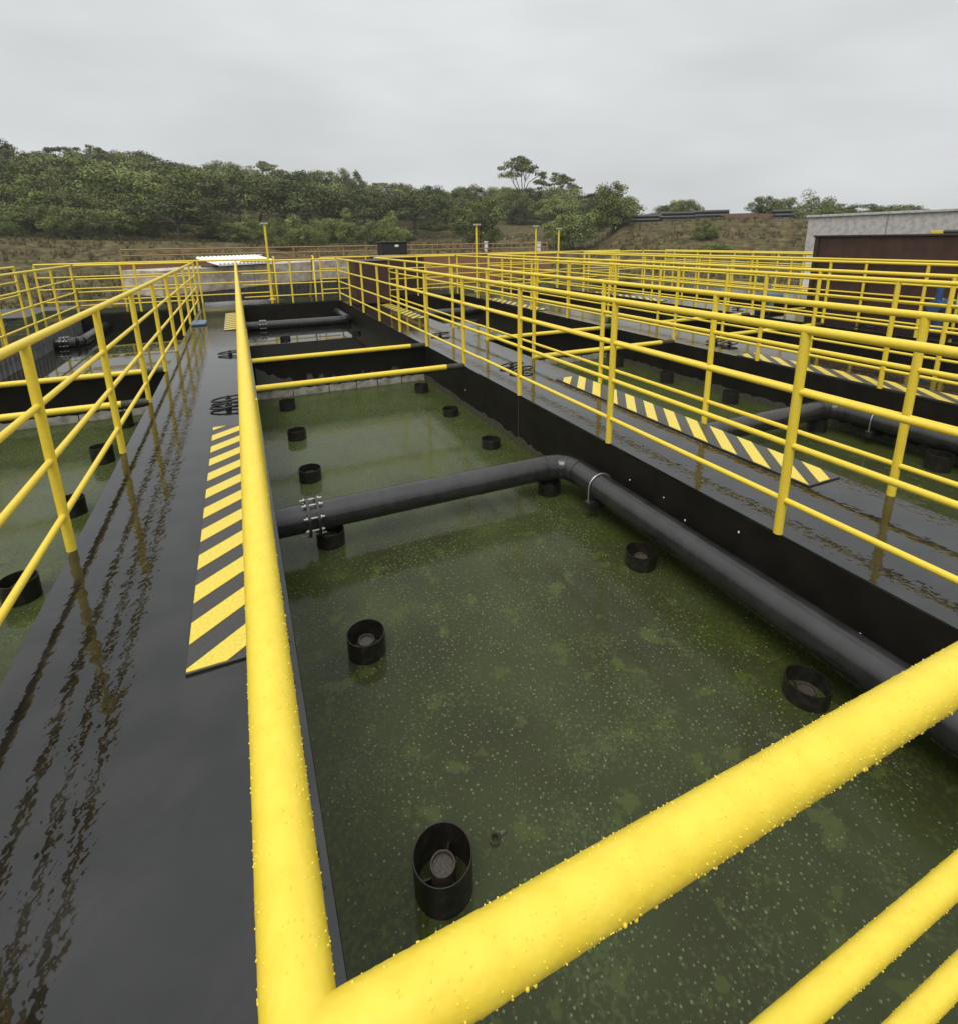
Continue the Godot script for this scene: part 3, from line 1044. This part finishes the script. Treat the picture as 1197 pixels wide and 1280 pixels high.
func build_site():
	for k in range(-1, 5):
		walkway(k)
	# cross walkways at the near and the far end
	for spec in [[0.9, 2.4], [-16.1, -14.84]]:
		var o := Node3D.new()
		o.name = numbered("walkway")
		add_child(o)
		o.set_meta("kind", "structure")
		var lo: float = spec[0]
		var hi: float = spec[1]
		part("deck_frame", box_mesh(Vector3(wx(-1) + 0.02, GROUND_Y, lo + 0.01), Vector3(wx(4) + WALK, -0.016, hi - 0.01)), M.frame, o)
		var x := wx(-1)
		while x < wx(4) + WALK - 0.1:
			var e := minf(x + 2.4, wx(4) + WALK)
			part("deck_plate", box_mesh(Vector3(x, -0.016, lo), Vector3(e - 0.005, 0.0, hi), 0.002), M.deck, o)
			x = e
	# the strips of deck that close the near ends of the tanks
	for k in range(-1, 4):
		var o := Node3D.new()
		o.name = numbered("walkway")
		add_child(o)
		o.set_meta("kind", "structure")
		part("deck_plate", box_mesh(Vector3(wx(k) + WALK + 0.004, -0.016, 0.004), Vector3(wx(k + 1) - 0.004, 0.0, 0.895), 0.002), M.deck, o)
	var tn := {-1: "black tank with green water left of the nearest walkway", 0: "nearest black tank full of green water in the middle", 1: "black tank right of the second walkway, seen through its railings", 2: "black tank between the third and fourth walkways, before the maroon container", 3: "farthest black tank on the right, half hidden by the maroon container"}
	for k in range(-1, 4):
		tank(k, tn[k], k <= 1)
	# water
	var wn := normal_texture(noise_image(31, 0.04, 4), 2.0)
	for k in range(-1, 4):
		var x0 := wx(k) + WALK
		var x1 := wx(k + 1)
		var m := mat(1, 1, 1, 0.12, 0.29)
		if k <= 1:
			m.albedo_texture = water_texture(40 + k, x1 - x0, 7.6, 0.0 if k == 0 else 0.25)
		else:
			m.albedo_color = lin(0.03, 0.034, 0.015)
		m.normal_enabled = true
		m.normal_texture = wn
		m.normal_scale = 0.05
		water_sheet(x0, x1, 0.0, -7.6, m)
		var m2 := mat(0.010, 0.011, 0.007, 0.03, 0.5)
		water_sheet(x0, x1, -7.68, Z_FAR, m2).position.y = -0.385
	bubbles(wx(0) + WALK, wx(1), -0.1, -7.5, 0.028, "pale green rain bubbles floating on the nearest tank")
	bubbles(wx(-1) + WALK, wx(0), -1.5, -7.5, 0.032, "pale green rain bubbles floating on the left tank")
	# railings
	var names := ["far left walkway", "nearest walkway on the left", "second walkway, right of the nearest tank", "third walkway", "fourth walkway beside the maroon container", "last walkway on the right"]
	for k in range(-1, 5):
		for s in [0, 1]:
			if k == 0 and s == 1: continue
			var x := wx(k) + (0.0 if s == 0 else WALK)
			var side := "left" if s == 0 else "right"
			railing(Vector3(x, 0, Z_NEAR), Vector3(x, 0, Z_NEAR - POST_STEP * (POSTS - 1)), POSTS, "yellow pipe railing along the %s edge of the %s" % [side, names[k + 1]])
	# cross railings at the tank ends
	for k in range(-1, 4):
		var xa := wx(k) + WALK
		var xb := wx(k + 1)
		var which: String = ["left tank", "nearest tank", "tank right of the second walkway", "tank before the maroon container", "farthest right tank"][k + 1]
		railing(Vector3(xa + 0.06, 0, Z_FAR - 0.02), Vector3(xb - 0.06, 0, Z_FAR - 0.02), 3, "yellow cross railing at the far end of the %s" % which, [0.79, 0.505, 0.20], [0, 2])
		if k > 0:
			railing(Vector3(xa + 0.06, 0, Z_NEAR), Vector3(xb - 0.06, 0, Z_NEAR), 3, "yellow cross railing at the near end of the %s" % which, [0.79, 0.505, 0.20], [0, 2])
	# outer railing of the far cross walkway
	railing(Vector3(wx(-1), 0, -16.03), Vector3(0.8, 0, -16.03), 4, "yellow railing on the far edge of the cross walkway, left of the steps")
	railing(Vector3(2.2, 0, -16.03), Vector3(wx(4), 0, -16.03), 9, "yellow railing on the far edge of the cross walkway, right of the steps")
	# the two near rails, right below the camera
	var xr := -0.017
	var t := thing("railing", "yellow railing with wet thick paint on the left edge of the nearest tank", "railing", Vector3(xr, 0, Z_NEAR), 0.0, "yellow pipe railings round the tanks")
	part("top_rail", lumpy_tube(Vector3(0, RAIL_Y, 0.02), Vector3(0, RAIL_Y, -2.6), R_TOP, 3), M.yellow, t)
	part("top_rail", tube_mesh([Vector3(0, RAIL_Y, -2.6), Vector3(0, RAIL_Y, -POST_STEP * (POSTS - 1))], R_TOP, 20), M.yellow, t)
	for my in [0.79, 0.505, 0.20]:
		part("mid_rail", tube_mesh([Vector3(0, my, 0), Vector3(0, my, -POST_STEP * (POSTS - 1))], R_MID, 12), M.yellow, t)
	for i in POSTS:
		part("post", post_mesh, M.yellow, t, Vector3(0.006, 0, -POST_STEP * i))
	drops_on(Vector3(0, RAIL_Y, -0.03), Vector3(0, RAIL_Y, -2.6), R_TOP, 5200, t)
	var t2 := thing("railing", "yellow railing with wet thick paint crossing the nearest corner of the picture", "railing", Vector3(xr, 0, Z_NEAR), 0.0, "yellow pipe railings round the tanks")
	part("top_rail", lumpy_tube(Vector3(-0.005, RAIL_Y, 0), Vector3(2.46, RAIL_Y, 0), R_TOP, 4), M.yellow, t2)
	for my in [0.715, 0.43]:
		part("mid_rail", lumpy_tube(Vector3(0.03, my, 0), Vector3(2.46, my, 0), R_MID, 5, 0.006, 28), M.yellow, t2)
	part("mid_rail", tube_mesh([Vector3(0.03, 0.15, 0), Vector3(2.46, 0.15, 0)], R_MID, 12), M.yellow, t2)
	part("post", post_mesh, M.yellow, t2, Vector3(1.25, 0, 0))
	drops_on(Vector3(0.03, RAIL_Y, 0), Vector3(1.6, RAIL_Y, 0), R_TOP, 4200, t2)
	drops_on(Vector3(0.5, 0.715, 0), Vector3(1.6, 0.715, 0), R_MID, 1800, t2)
	drops_on(Vector3(0.5, 0.43, 0), Vector3(1.6, 0.43, 0), R_MID, 1800, t2)

func build_details():
	# mats
	hazard_mat(-0.345, -0.035, -1.92, -4.86, 0.25, "yellow striped hazard mat beside the near handrail on the left walkway")
	hazard_mat(3.14, 3.45, -1.95, -4.93, 0.40, "yellow striped hazard mat on the second walkway, nearest to the right")
	hazard_mat(5.94, 6.25, -1.4, -4.9, 0.40, "yellow striped hazard mat on the third walkway, at the right picture edge")
	hazard_mat(-0.345, -0.035, -10.6, -13.2, 0.17, "small far striped hazard mat at the end of the left walkway")
	hazard_mat(3.14, 3.45, -10.3, -13.1, 0.40, "far striped hazard mat beside the small maroon box")
	hazard_mat(5.94, 6.25, -10.2, -12.9, 0.40, "far striped hazard mat on the third walkway")
	hazard_mat(9.40, 9.71, -10.2, -12.9, 0.40, "farthest striped hazard mat on the fourth walkway")
	# cups
	var ord := ["first", "second", "third", "fourth", "fifth", "sixth"]
	for i in 6:
		var z := -1.235 - 1.147 * i
		cup(Vector3(0.395, (-0.41 if i == 0 else -0.435) + rng.randf_range(-0.015, 0.015), z), rng.randf() * TAU, "black overflow cup in the nearest tank, left row, %s from the camera" % ord[i], "overflow cups in the nearest tank")
		cup(Vector3(2.205, -0.45 + rng.randf_range(-0.015, 0.015), z), rng.randf() * TAU, "black overflow cup in the nearest tank, right row, %s from the camera" % ord[i], "overflow cups in the nearest tank")
	for i in 5:
		cup(Vector3(-1.43, -0.40 + rng.randf_range(-0.02, 0.02), -3.72 - 1.147 * (i - 1)), rng.randf() * TAU, "black overflow cup in the left tank, %s in the row along the walkway" % ord[i], "overflow cups in the left tank")
	for i in 6:
		var z := -1.235 - 1.147 * i
		cup(Vector3(3.835, -0.40, z), 0.3 * i, "black overflow cup right of the second walkway, near row, %s from camera" % ord[i], "overflow cups in the right tank")
		cup(Vector3(5.645, -0.40, z), 0.5 * i, "black overflow cup right of the second walkway, far row, %s from camera" % ord[i], "overflow cups in the right tank")
	for z in [-11.4]:
		for x in [0.75, 2.2]:
			cup(Vector3(x, -0.33, z), 0.4, "black overflow cup in dark chamber of nearest tank, %s the %s" % ["left, by" if x < 1 else "right, by", "far pipe" if z < -10 else "partition"], "overflow cups in the dark chamber")
	cup(Vector3(-1.25, -0.33, -8.9), 0.1, "black overflow cup in the dark far chamber of the left tank", "")
	# pipes
	pipe_run([Vector3(0.044, -0.30, -3.50), Vector3(2.345, -0.30, -3.50), Vector3(2.345, -0.30, -0.001)], 0.1, "thick black pipe bent round the nearest tank above the green water", Vector3(0.285, -0.30, -3.50), Vector3(2.345, -0.30, -3.02))
	pipe_run([Vector3(3.484, -0.30, -3.50), Vector3(5.785, -0.30, -3.50), Vector3(5.785, -0.30, -0.001)], 0.1, "thick black pipe bent round the tank right of the second walkway", Vector3(3.725, -0.30, -3.50), Vector3(5.785, -0.30, -3.02))
	pipe_run([Vector3(6.924, -0.30, -3.50), Vector3(9.225, -0.30, -3.50), Vector3(9.225, -0.30, -0.001)], 0.1, "thick black pipe in the tank before the maroon container")
	pipe_run([Vector3(0.044, -0.29, -12.95), Vector3(2.345, -0.29, -12.95), Vector3(2.345, -0.29, Z_FAR)], 0.1, "black pipe across the dark far chamber of the nearest tank", Vector3(0.40, -0.29, -12.95))
	pipe_run([Vector3(3.484, -0.29, -12.95), Vector3(5.785, -0.29, -12.95), Vector3(5.785, -0.29, Z_FAR)], 0.1, "black pipe across the far chamber of the tank right of the second walkway", Vector3(3.84, -0.29, -12.95))
	pipe_run([Vector3(-3.396, -0.29, -12.5), Vector3(-2.94, -0.29, -12.5), Vector3(-2.94, -0.29, Z_FAR)], 0.1, "black pipe elbow in the far corner of the left tank", Vector3(-3.2, -0.29, -12.5))
	# handwheels
	for q in [[-0.225, "left walkway"], [2.97, "second walkway"], [6.41, "third walkway"], [9.85, "fourth walkway"]]:
		handwheel(Vector3(q[0], 0, -5.68), "black valve handwheel on the %s, rear one of the near pair" % q[1])
		handwheel(Vector3(q[0], 0, -5.43), "black valve handwheel on the %s, front one of the near pair" % q[1])
		handwheel(Vector3(q[0], 0, -8.22), "black valve handwheel standing alone farther along the %s" % q[1])
	# small fittings of the nearest tank wall: a trickle under a post, pale specks
	var tk: Node3D = get_node("steel_tank_001")
	var h := -GROUND_Y
	part("water_trickle", tube_mesh([Vector3(2.4335, h - 0.01, -4.5845), Vector3(2.4335, h + WATER_Y, -4.5845)], 0.0035, 8), M.stain, tk)
	var sp := Builder.new()
	sp.lathe([Vector2(0.001, -1), Vector2(0.7, -0.7), Vector2(1, 0), Vector2(0.7, 0.7), Vector2(0.001, 1)], 8)
	var spm := sp.done()
	for q in [[-0.18, -2.5], [-0.25, -2.3], [-0.33, -2.2], [-0.12, -1.9], [-0.28, -1.2], [-0.2, -2.85], [-0.42, -3.3], [-0.3, -3.45], [-0.36, -1.6], [-0.31, -6.0], [-0.22, -0.95]]:
		var s := part("lime_speck", spm, M.speck, tk, Vector3(2.438, h + q[0], q[1]))
		s.scale = Vector3(0.004, rng.randf_range(0.005, 0.009), rng.randf_range(0.005, 0.007))
	# grey weathered patches low on the partition
	for q in [[0.03, 0.75, 0.40], [0.66, 0.14, 0.30], [0.82, 0.12, 0.27], [1.0, 0.12, 0.20], [1.22, 0.14, 0.19], [1.42, 0.11, 0.21], [1.56, 0.12, 0.19], [1.86, 0.2, 0.24]]:
		var b := Builder.new()
		var steps := 14
		var last: float = 0.0
		var y0 := h + WATER_Y + 0.06
		for i in steps:
			var xa: float = q[0] + q[1] * i / steps
			var xb: float = q[0] + q[1] * (i + 1) / steps
			var u := (i + 1.0) / steps
			var hh: float = q[2] * (pow(sin(PI * u), 0.6) if q[0] > 0.1 else pow(1.0 - u, 0.7)) * rng.randf_range(0.7, 1.0)
			if q[0] <= 0.1 and i == 0: last = q[2]
			b.quad(Vector3(xa, y0 + last, -7.598), Vector3(xb, y0 + hh, -7.598), Vector3(xb, y0, -7.598), Vector3(xa, y0, -7.598))
			last = hh
		part("weathered_patch", b.done(), M.stain, tk)
	# a broken fitting poking out of the water by the first cup
	var st := thing("pipe_stub", "small pale broken pipe stub poking out of the green water beside the nearest cup", "pipe stub", Vector3(0.62, WATER_Y - 0.04, -1.30))
	var sb := Builder.new()
	sb.lathe([Vector2(0.017, 0), Vector2(0.019, 0.055), Vector2(0.016, 0.058), Vector2(0.013, 0.055), Vector2(0.012, 0.0)], 14)
	var so := part("stub_tube", sb.done(), M.scum, st)
	so.rotation = Vector3(0.25, 0, 0.2)
	part("stub_lug", box_mesh(Vector3(0.012, 0.03, -0.008), Vector3(0.04, 0.046, 0.008), 0.003), M.scum, st)

func lamp_post(at: Vector3, h: float, label: String):
	var t := thing("lamp_post", label, "lamp post", at, 0.0, "thin yellow lamp posts at the far end")
	part("pole", tube_mesh([Vector3.ZERO, Vector3(0, h, 0)], 0.03, 10), M.yellow, t)
	part("base_plate", box_mesh(Vector3(-0.08, 0, -0.08), Vector3(0.08, 0.015, 0.08), 0.003), M.yellow, t)
	part("lamp_head", box_mesh(Vector3(-0.09, h, -0.06), Vector3(0.09, h + 0.06, 0.06), 0.01), M.lamp_head, t)
	part("lamp_hood", box_mesh(Vector3(-0.10, h + 0.06, -0.07), Vector3(0.10, h + 0.075, 0.07), 0.004), M.wheel, t)

func build_surroundings():
	# lamp posts
	lamp_post(Vector3(0.82, 0, -15.95), 2.02, "leftmost thin yellow lamp post at the end of the nearest tank")
	lamp_post(Vector3(6.66, 0, -14.95), 1.95, "second thin yellow lamp post from the left, before the round tree")
	lamp_post(Vector3(9.24, 0, -15.95), 1.93, "third thin yellow lamp post, left one of the right pair")
	lamp_post(Vector3(10.14, 0, -15.95), 1.85, "rightmost thin yellow lamp post, right one of the right pair")
	# small maroon box at the far end of the second walkway
	var mb := thing("maroon_box", "small dark maroon steel box at the far end of the second walkway", "steel box", Vector3(2.62, 0, -14.2))
	part("body", box_mesh(Vector3(0.0, 0.03, 0), Vector3(0.82, 1.05, 1.0), 0.01), M.maroon, mb)
	part("lid", box_mesh(Vector3(-0.02, 1.05, -0.02), Vector3(0.84, 1.085, 1.02), 0.008), M.maroon_trim, mb)
	for x in [0.04, 0.70]:
		part("skid", box_mesh(Vector3(x, 0, 0.02), Vector3(x + 0.08, 0.03, 0.98)), M.maroon_trim, mb)
	var mb2 := thing("maroon_box", "dark maroon steel box beyond the rails, right of the small maroon box", "steel box", Vector3(3.62, 0, -15.9))
	part("body", box_mesh(Vector3(0.0, 0.0, 0), Vector3(1.35, 1.08, 0.95), 0.01), M.maroon, mb2)
	part("lid", box_mesh(Vector3(-0.02, 1.08, -0.02), Vector3(1.37, 1.115, 0.97), 0.008), M.maroon_trim, mb2)
	# maroon container on the right
	var mc := thing("maroon_container", "long dark maroon container with flat roof on the right, before the grey building", "container", Vector3(10.42, 0, -7.05))
	var side := corrugated(6.0, 1.46, 0.5, 0.012)
	var sm := part("side_panel", side, M.maroon, mc, Vector3(0.0, 0.04, 0))
	sm.rotation.y = -PI / 2
	part("body", box_mesh(Vector3(0.02, 0.0, 0.0), Vector3(2.3, 1.5, 6.0)), M.maroon, mc)
	part("roof", box_mesh(Vector3(-0.05, 1.5, -0.06), Vector3(2.36, 1.54, 6.06), 0.01), M.maroon_trim, mc)
	part("base_rail", box_mesh(Vector3(-0.03, 0.0, -0.02), Vector3(0.018, 0.04, 6.02), 0.004), M.maroon_trim, mc)
	part("corner_post", box_mesh(Vector3(-0.03, 0.04, -0.03), Vector3(0.05, 1.5, 0.05), 0.004), M.maroon_trim, mc)
	part("roof_vent", box_mesh(Vector3(0.1, 1.54, 2.0), Vector3(0.5, 1.60, 2.5), 0.02), M.dark_sheet, mc)
	var ys := thing("yellow_sheet", "yellow sheet lying on the roof of the maroon container", "sheet", Vector3(11.1, 1.541, -4.9))
	part("sheet", box_mesh(Vector3(-0.2, 0, -0.5), Vector3(0.9, 0.05, 0.5), 0.005), M.yellow, ys)
	# blue motor by the container and pale blue pump
	for q in [[Vector3(9.95, 0, -4.6), "blue pump motor in front of the maroon container", M.blue, 0.9], [Vector3(9.9, 0, -7.5), "pale blue pump by the left end of the maroon container", M.pale_blue, 0.7]]:
		var pmp := thing("pump", q[1], "pump", q[0])
		var s: float = q[3]
		part("base", box_mesh(Vector3(-0.22, 0, -0.18), Vector3(0.22, 0.06, 0.18), 0.01), M.wheel, pmp)
		part("stand", tube_mesh([Vector3(0, 0.06, 0), Vector3(0, 0.35 * s, 0)], 0.07, 16), q[2], pmp)
		part("motor", tube_mesh([Vector3(-0.2, 0.5 * s, 0), Vector3(0.2, 0.5 * s, 0)], 0.10, 20), q[2], pmp)
		part("motor_cap", tube_mesh([Vector3(0.2, 0.5 * s, 0), Vector3(0.26, 0.5 * s, 0)], 0.08, 20), q[2], pmp)
		part("outlet", tube_mesh([Vector3(-0.1, 0.6 * s, 0), Vector3(-0.1, 0.85 * s, 0)], 0.045, 12), q[2], pmp)
	# blue hose tray on the left walkway
	var tr := thing("blue_tray", "blue tray lying on the far end of the left walkway", "tray", Vector3(-0.80, 0, -11.75))
	part("tray", box_mesh(Vector3(-0.13, 0, -0.25), Vector3(0.13, 0.05, 0.25), 0.015), M.pale_blue, tr)
	part("hose", tube_mesh([Vector3(-0.05, 0.05, -0.1), Vector3(0, 0.16, 0), Vector3(0.05, 0.24, 0.05), Vector3(0.03, 0.30, 0.08)], 0.018, 8), M.lamp_head, tr)
	# grey concrete building
	var gb := thing("grey_building", "long flat grey concrete building at the right edge behind the container", "building", Vector3(19.3, GROUND_Y, -13.4))
	part("wall", box_mesh(Vector3(0, 0, 0), Vector3(8, 3.05, 16)), M.concrete, gb)
	part("parapet", box_mesh(Vector3(-0.06, 3.05, -0.06), Vector3(8.06, 4.36, 16.06), 0.02), M.concrete, gb)
	part("coping", box_mesh(Vector3(-0.12, 4.36, -0.12), Vector3(8.12, 4.44, 16.12), 0.01), M.concrete, gb)
	part("wall_panel", box_mesh(Vector3(-0.03, 0.0, 0.02), Vector3(-0.003, 3.04, 0.75)), M.white_sheet, gb)
	var dr := part("door", box_mesh(Vector3(-0.05, 0.0, 0.78), Vector3(-0.004, 2.9, 1.9), 0.005), M.door, gb)
	part("handle", box_mesh(Vector3(-0.09, 1.3, 1.7), Vector3(-0.05, 1.45, 1.74), 0.005), M.steel, dr)
	for z in [2.6, 5.2, 7.8, 10.4]:
		part("joint_cover", box_mesh(Vector3(-0.075, 3.05, z), Vector3(-0.061, 4.36, z + 0.03)), M.door, gb)
	part("mast", tube_mesh([Vector3(1.0, 4.44, 6.3), Vector3(1.0, 5.0, 6.3)], 0.025, 8), M.door, gb)
	part("roof_unit", box_mesh(Vector3(0.7, 4.44, 5.9), Vector3(1.4, 4.56, 6.9), 0.03), M.dark_sheet, gb)
	# white tank with dark corrugated skirt at the far end
	var p1 := Vector3(-2.6, 0, -22.9)
	var p2 := Vector3(6.0, 0, -30.6)
	var dirv := (p2 - p1)
	var sh := thing("white_tank_house", "pale stained concrete tank with white corrugated roof beyond the far railing", "tank house", Vector3(p1.x, GROUND_Y, p1.z), atan2(-dirv.z, dirv.x))
	var L := dirv.length()
	part("wall", box_mesh(Vector3(0, 1.86, -2.2), Vector3(L, 2.78, 0)), M.white_wall, sh)
	part("skirt", corrugated(L, 1.86, 0.32, 0.05), M.dark_sheet, sh, Vector3(0, 0, 0.0))
	part("plinth", box_mesh(Vector3(0, 0, -2.2), Vector3(L, 1.858, -0.01)), M.dark_sheet, sh)
	for x in [2.6, 4.4]:
		part("pilaster", box_mesh(Vector3(x, 1.88, 0.001), Vector3(x + 0.12, 2.78, 0.05)), M.white_wall, sh)
	part("roof_shade_box", box_mesh(Vector3(2.4, 2.78, -0.8), Vector3(5.4, 2.86, -0.1)), M.dark_sheet, sh)  # solid dark box put in for the shade under the roof
	var rb := Builder.new()
	# roof: corrugations run front to back, so the ends scallop
	var n := 16
	for i in n * 6:
		var xa := 2.3 + 3.2 * i / (n * 6.0)
		var xb := 2.3 + 3.2 * (i + 1) / (n * 6.0)
		var ya := absf(sin(PI * i / 6.0)) * 0.09
		var yb := absf(sin(PI * (i + 1) / 6.0)) * 0.09
		rb.quad(Vector3(xa, 3.14 + ya, -0.9), Vector3(xb, 3.14 + yb, -0.9), Vector3(xb, 2.88 + yb, 0.35), Vector3(xa, 2.88 + ya, 0.35))
		rb.quad(Vector3(xa, 2.88 + ya, 0.35), Vector3(xb, 2.88 + yb, 0.35), Vector3(xb, 2.84, 0.35), Vector3(xa, 2.84, 0.35))
	part("roof", rb.done(), M.white_sheet, sh)
	# rusty railing and wall behind it
	var rw := thing("rusty_wall", "long rust brown retaining wall behind the far tanks", "wall", Vector3(-6, GROUND_Y, -36))
	part("wall", box_mesh(Vector3(0, 0, 0), Vector3(28, 2.75, 0.4)), M.rust, rw)
	part("coping", box_mesh(Vector3(0, 2.75, -0.05), Vector3(28, 2.83, 0.45)), M.rust, rw)
	var rr := thing("rusty_railing", "thin rusty railing along the far brown wall", "railing", Vector3(-6, GROUND_Y + 2.83, -35.8))
	for y in [0.3, 0.62]:
		part("rail", tube_mesh([Vector3(0.2, y, 0), Vector3(27.8, y, 0)], 0.035, 8), M.rust_rail, rr)
	for i in 19:
		part("post", tube_mesh([Vector3(0.2 + i * 1.53, 0, 0), Vector3(0.2 + i * 1.53, 0.62, 0)], 0.035, 8), M.rust_rail, rr)
	# black machine
	var bm := thing("black_machine", "black box shaped machine on legs behind the far railings", "machine", Vector3(9.35, GROUND_Y, -34.5))
	part("body", box_mesh(Vector3(-0.85, 2.9, -0.6), Vector3(0.85, 3.62, 0.6), 0.05), M.black_plastic, bm)
	part("hood", box_mesh(Vector3(-0.95, 3.62, -0.7), Vector3(0.95, 3.70, 0.7), 0.04), M.black_plastic, bm)
	part("lamp_cover", box_mesh(Vector3(0.0, 3.35, 0.6), Vector3(0.25, 3.5, 0.68), 0.02), M.white_sheet, bm)
	for x in [-0.8, 0.65]:
		for z in [-0.55, 0.4]:
			part("leg", box_mesh(Vector3(x, 0, z), Vector3(x + 0.12, 2.9, z + 0.12)), M.black_plastic, bm)
	# stairs with yellow rails at the far end
	var stp := thing("access_stairs", "yellow railed access stairs at the far end of the nearest tank", "stairs", Vector3(1.0, 0, -16.11))
	for i in 8:
		part("tread", box_mesh(Vector3(0, -0.22 * (i + 1), -0.25 * (i + 1)), Vector3(1.0, -0.22 * (i + 1) + 0.03, -0.25 * i)), M.grey_sheet, stp)
	for x in [-0.03, 1.03]:
		part("stringer", tube_mesh([Vector3(x, -0.05, 0), Vector3(x, -2.0, -2.2)], 0.035, 8), M.yellow, stp)
		part("handrail", tube_mesh([Vector3(x, -0.05, -0.03), Vector3(x, 1.15, -0.03), Vector3(x, 1.15, -0.25), Vector3(x, -0.9, -2.2)], 0.024, 8), M.yellow, stp)
	# low grey corrugated shed and pink slab beyond the left tank
	var ls := thing("corrugated_shed", "low grey corrugated metal shed beyond the left walkway", "shed", Vector3(-11.5, GROUND_Y, -19.0))
	part("wall", corrugated(6.4, 1.75, 0.16, 0.03), M.grey_sheet, ls)
	part("body", box_mesh(Vector3(0, 0, -2.5), Vector3(6.4, 1.74, -0.01)), M.grey_sheet, ls)
	part("roof", box_mesh(Vector3(-0.1, 1.75, -2.6), Vector3(6.5, 1.80, 0.12), 0.01), M.dark_sheet, ls)
	# pipe stacks on the bank
	stack_of_pipes()
	# white survey posts on the bank
	for q in [[24.9, 54.0, 0.9, "small white post left of the pair of lamp posts"], [30.4, 52.0, 1.1, "white post between the lamp posts on the earth bank"], [2.2, 47.0, 1.0, "white post behind the leftmost lamp post"]]:
		var p := polar(q[0], q[1])
		var wp := thing("white_post", q[3], "post", p)
		part("post", box_mesh(Vector3(-0.14, -0.2, -0.14), Vector3(0.14, q[2], 0.14), 0.03), M.white_sheet, wp)
		part("cap", box_mesh(Vector3(-0.17, q[2], -0.17), Vector3(0.17, q[2] + 0.08, 0.17), 0.02), M.white_sheet, wp)

func stack_of_pipes():
	var spots := [[40.6, 61.5, 4.6, 5, "long black pipes stacked on the bank, leftmost stack", M.black_plastic, "pipe"], [44.4, 61.5, 4.2, 5, "long black pipes stacked on the bank, second stack from the left", M.black_plastic, "pipe"], [46.9, 61.5, 3.2, 7, "tall dark stack of pipes in the middle of the bank", M.black_plastic, "pipe"], [49.4, 61.0, 3.0, 7, "brown stack of timber beams on the bank", M.wood, "beam"], [51.8, 61.5, 2.4, 4, "dark low stack of beams right of the timber", M.wood, "beam"], [53.0, 61.5, 1.5, 4, "black pipe stack at the right end of the bank", M.black_plastic, "pipe"], [42.6, 62.5, 3.6, 6, "black pipes stacked behind the two leftmost stacks on the bank", M.black_plastic, "pipe"]]
	for s in spots:
		var p := polar(s[0], s[1])
		var across := deg_to_rad(-s[0])
		var t := thing("stacked_%ss" % s[6], s[4], "pipe stack" if s[6] == "pipe" else "beam stack", p + Vector3(0, -0.2, 0), across, "stacks of pipes and beams on the bank")
		var l: float = s[2]
		var rows: int = 3
		var pipe := tube_mesh([Vector3(-l / 2, 0, 0), Vector3(l / 2, 0, 0)], 0.21, 10)
		var beam := box_mesh(Vector3(-l / 2, -0.1, -0.12), Vector3(l / 2, 0.1, 0.12), 0.01)
		for row in rows:
			for i in 5 - row:
				var o := part(s[6], pipe if s[6] == "pipe" else beam, s[5], t, Vector3(rng.randf_range(-0.25, 0.25), 0.2 + row * (0.36 if s[6] == "pipe" else 0.205), (i - 1.5 + row * 0.5) * 0.43))
				o.rotation.y = rng.randf_range(-0.02, 0.02)
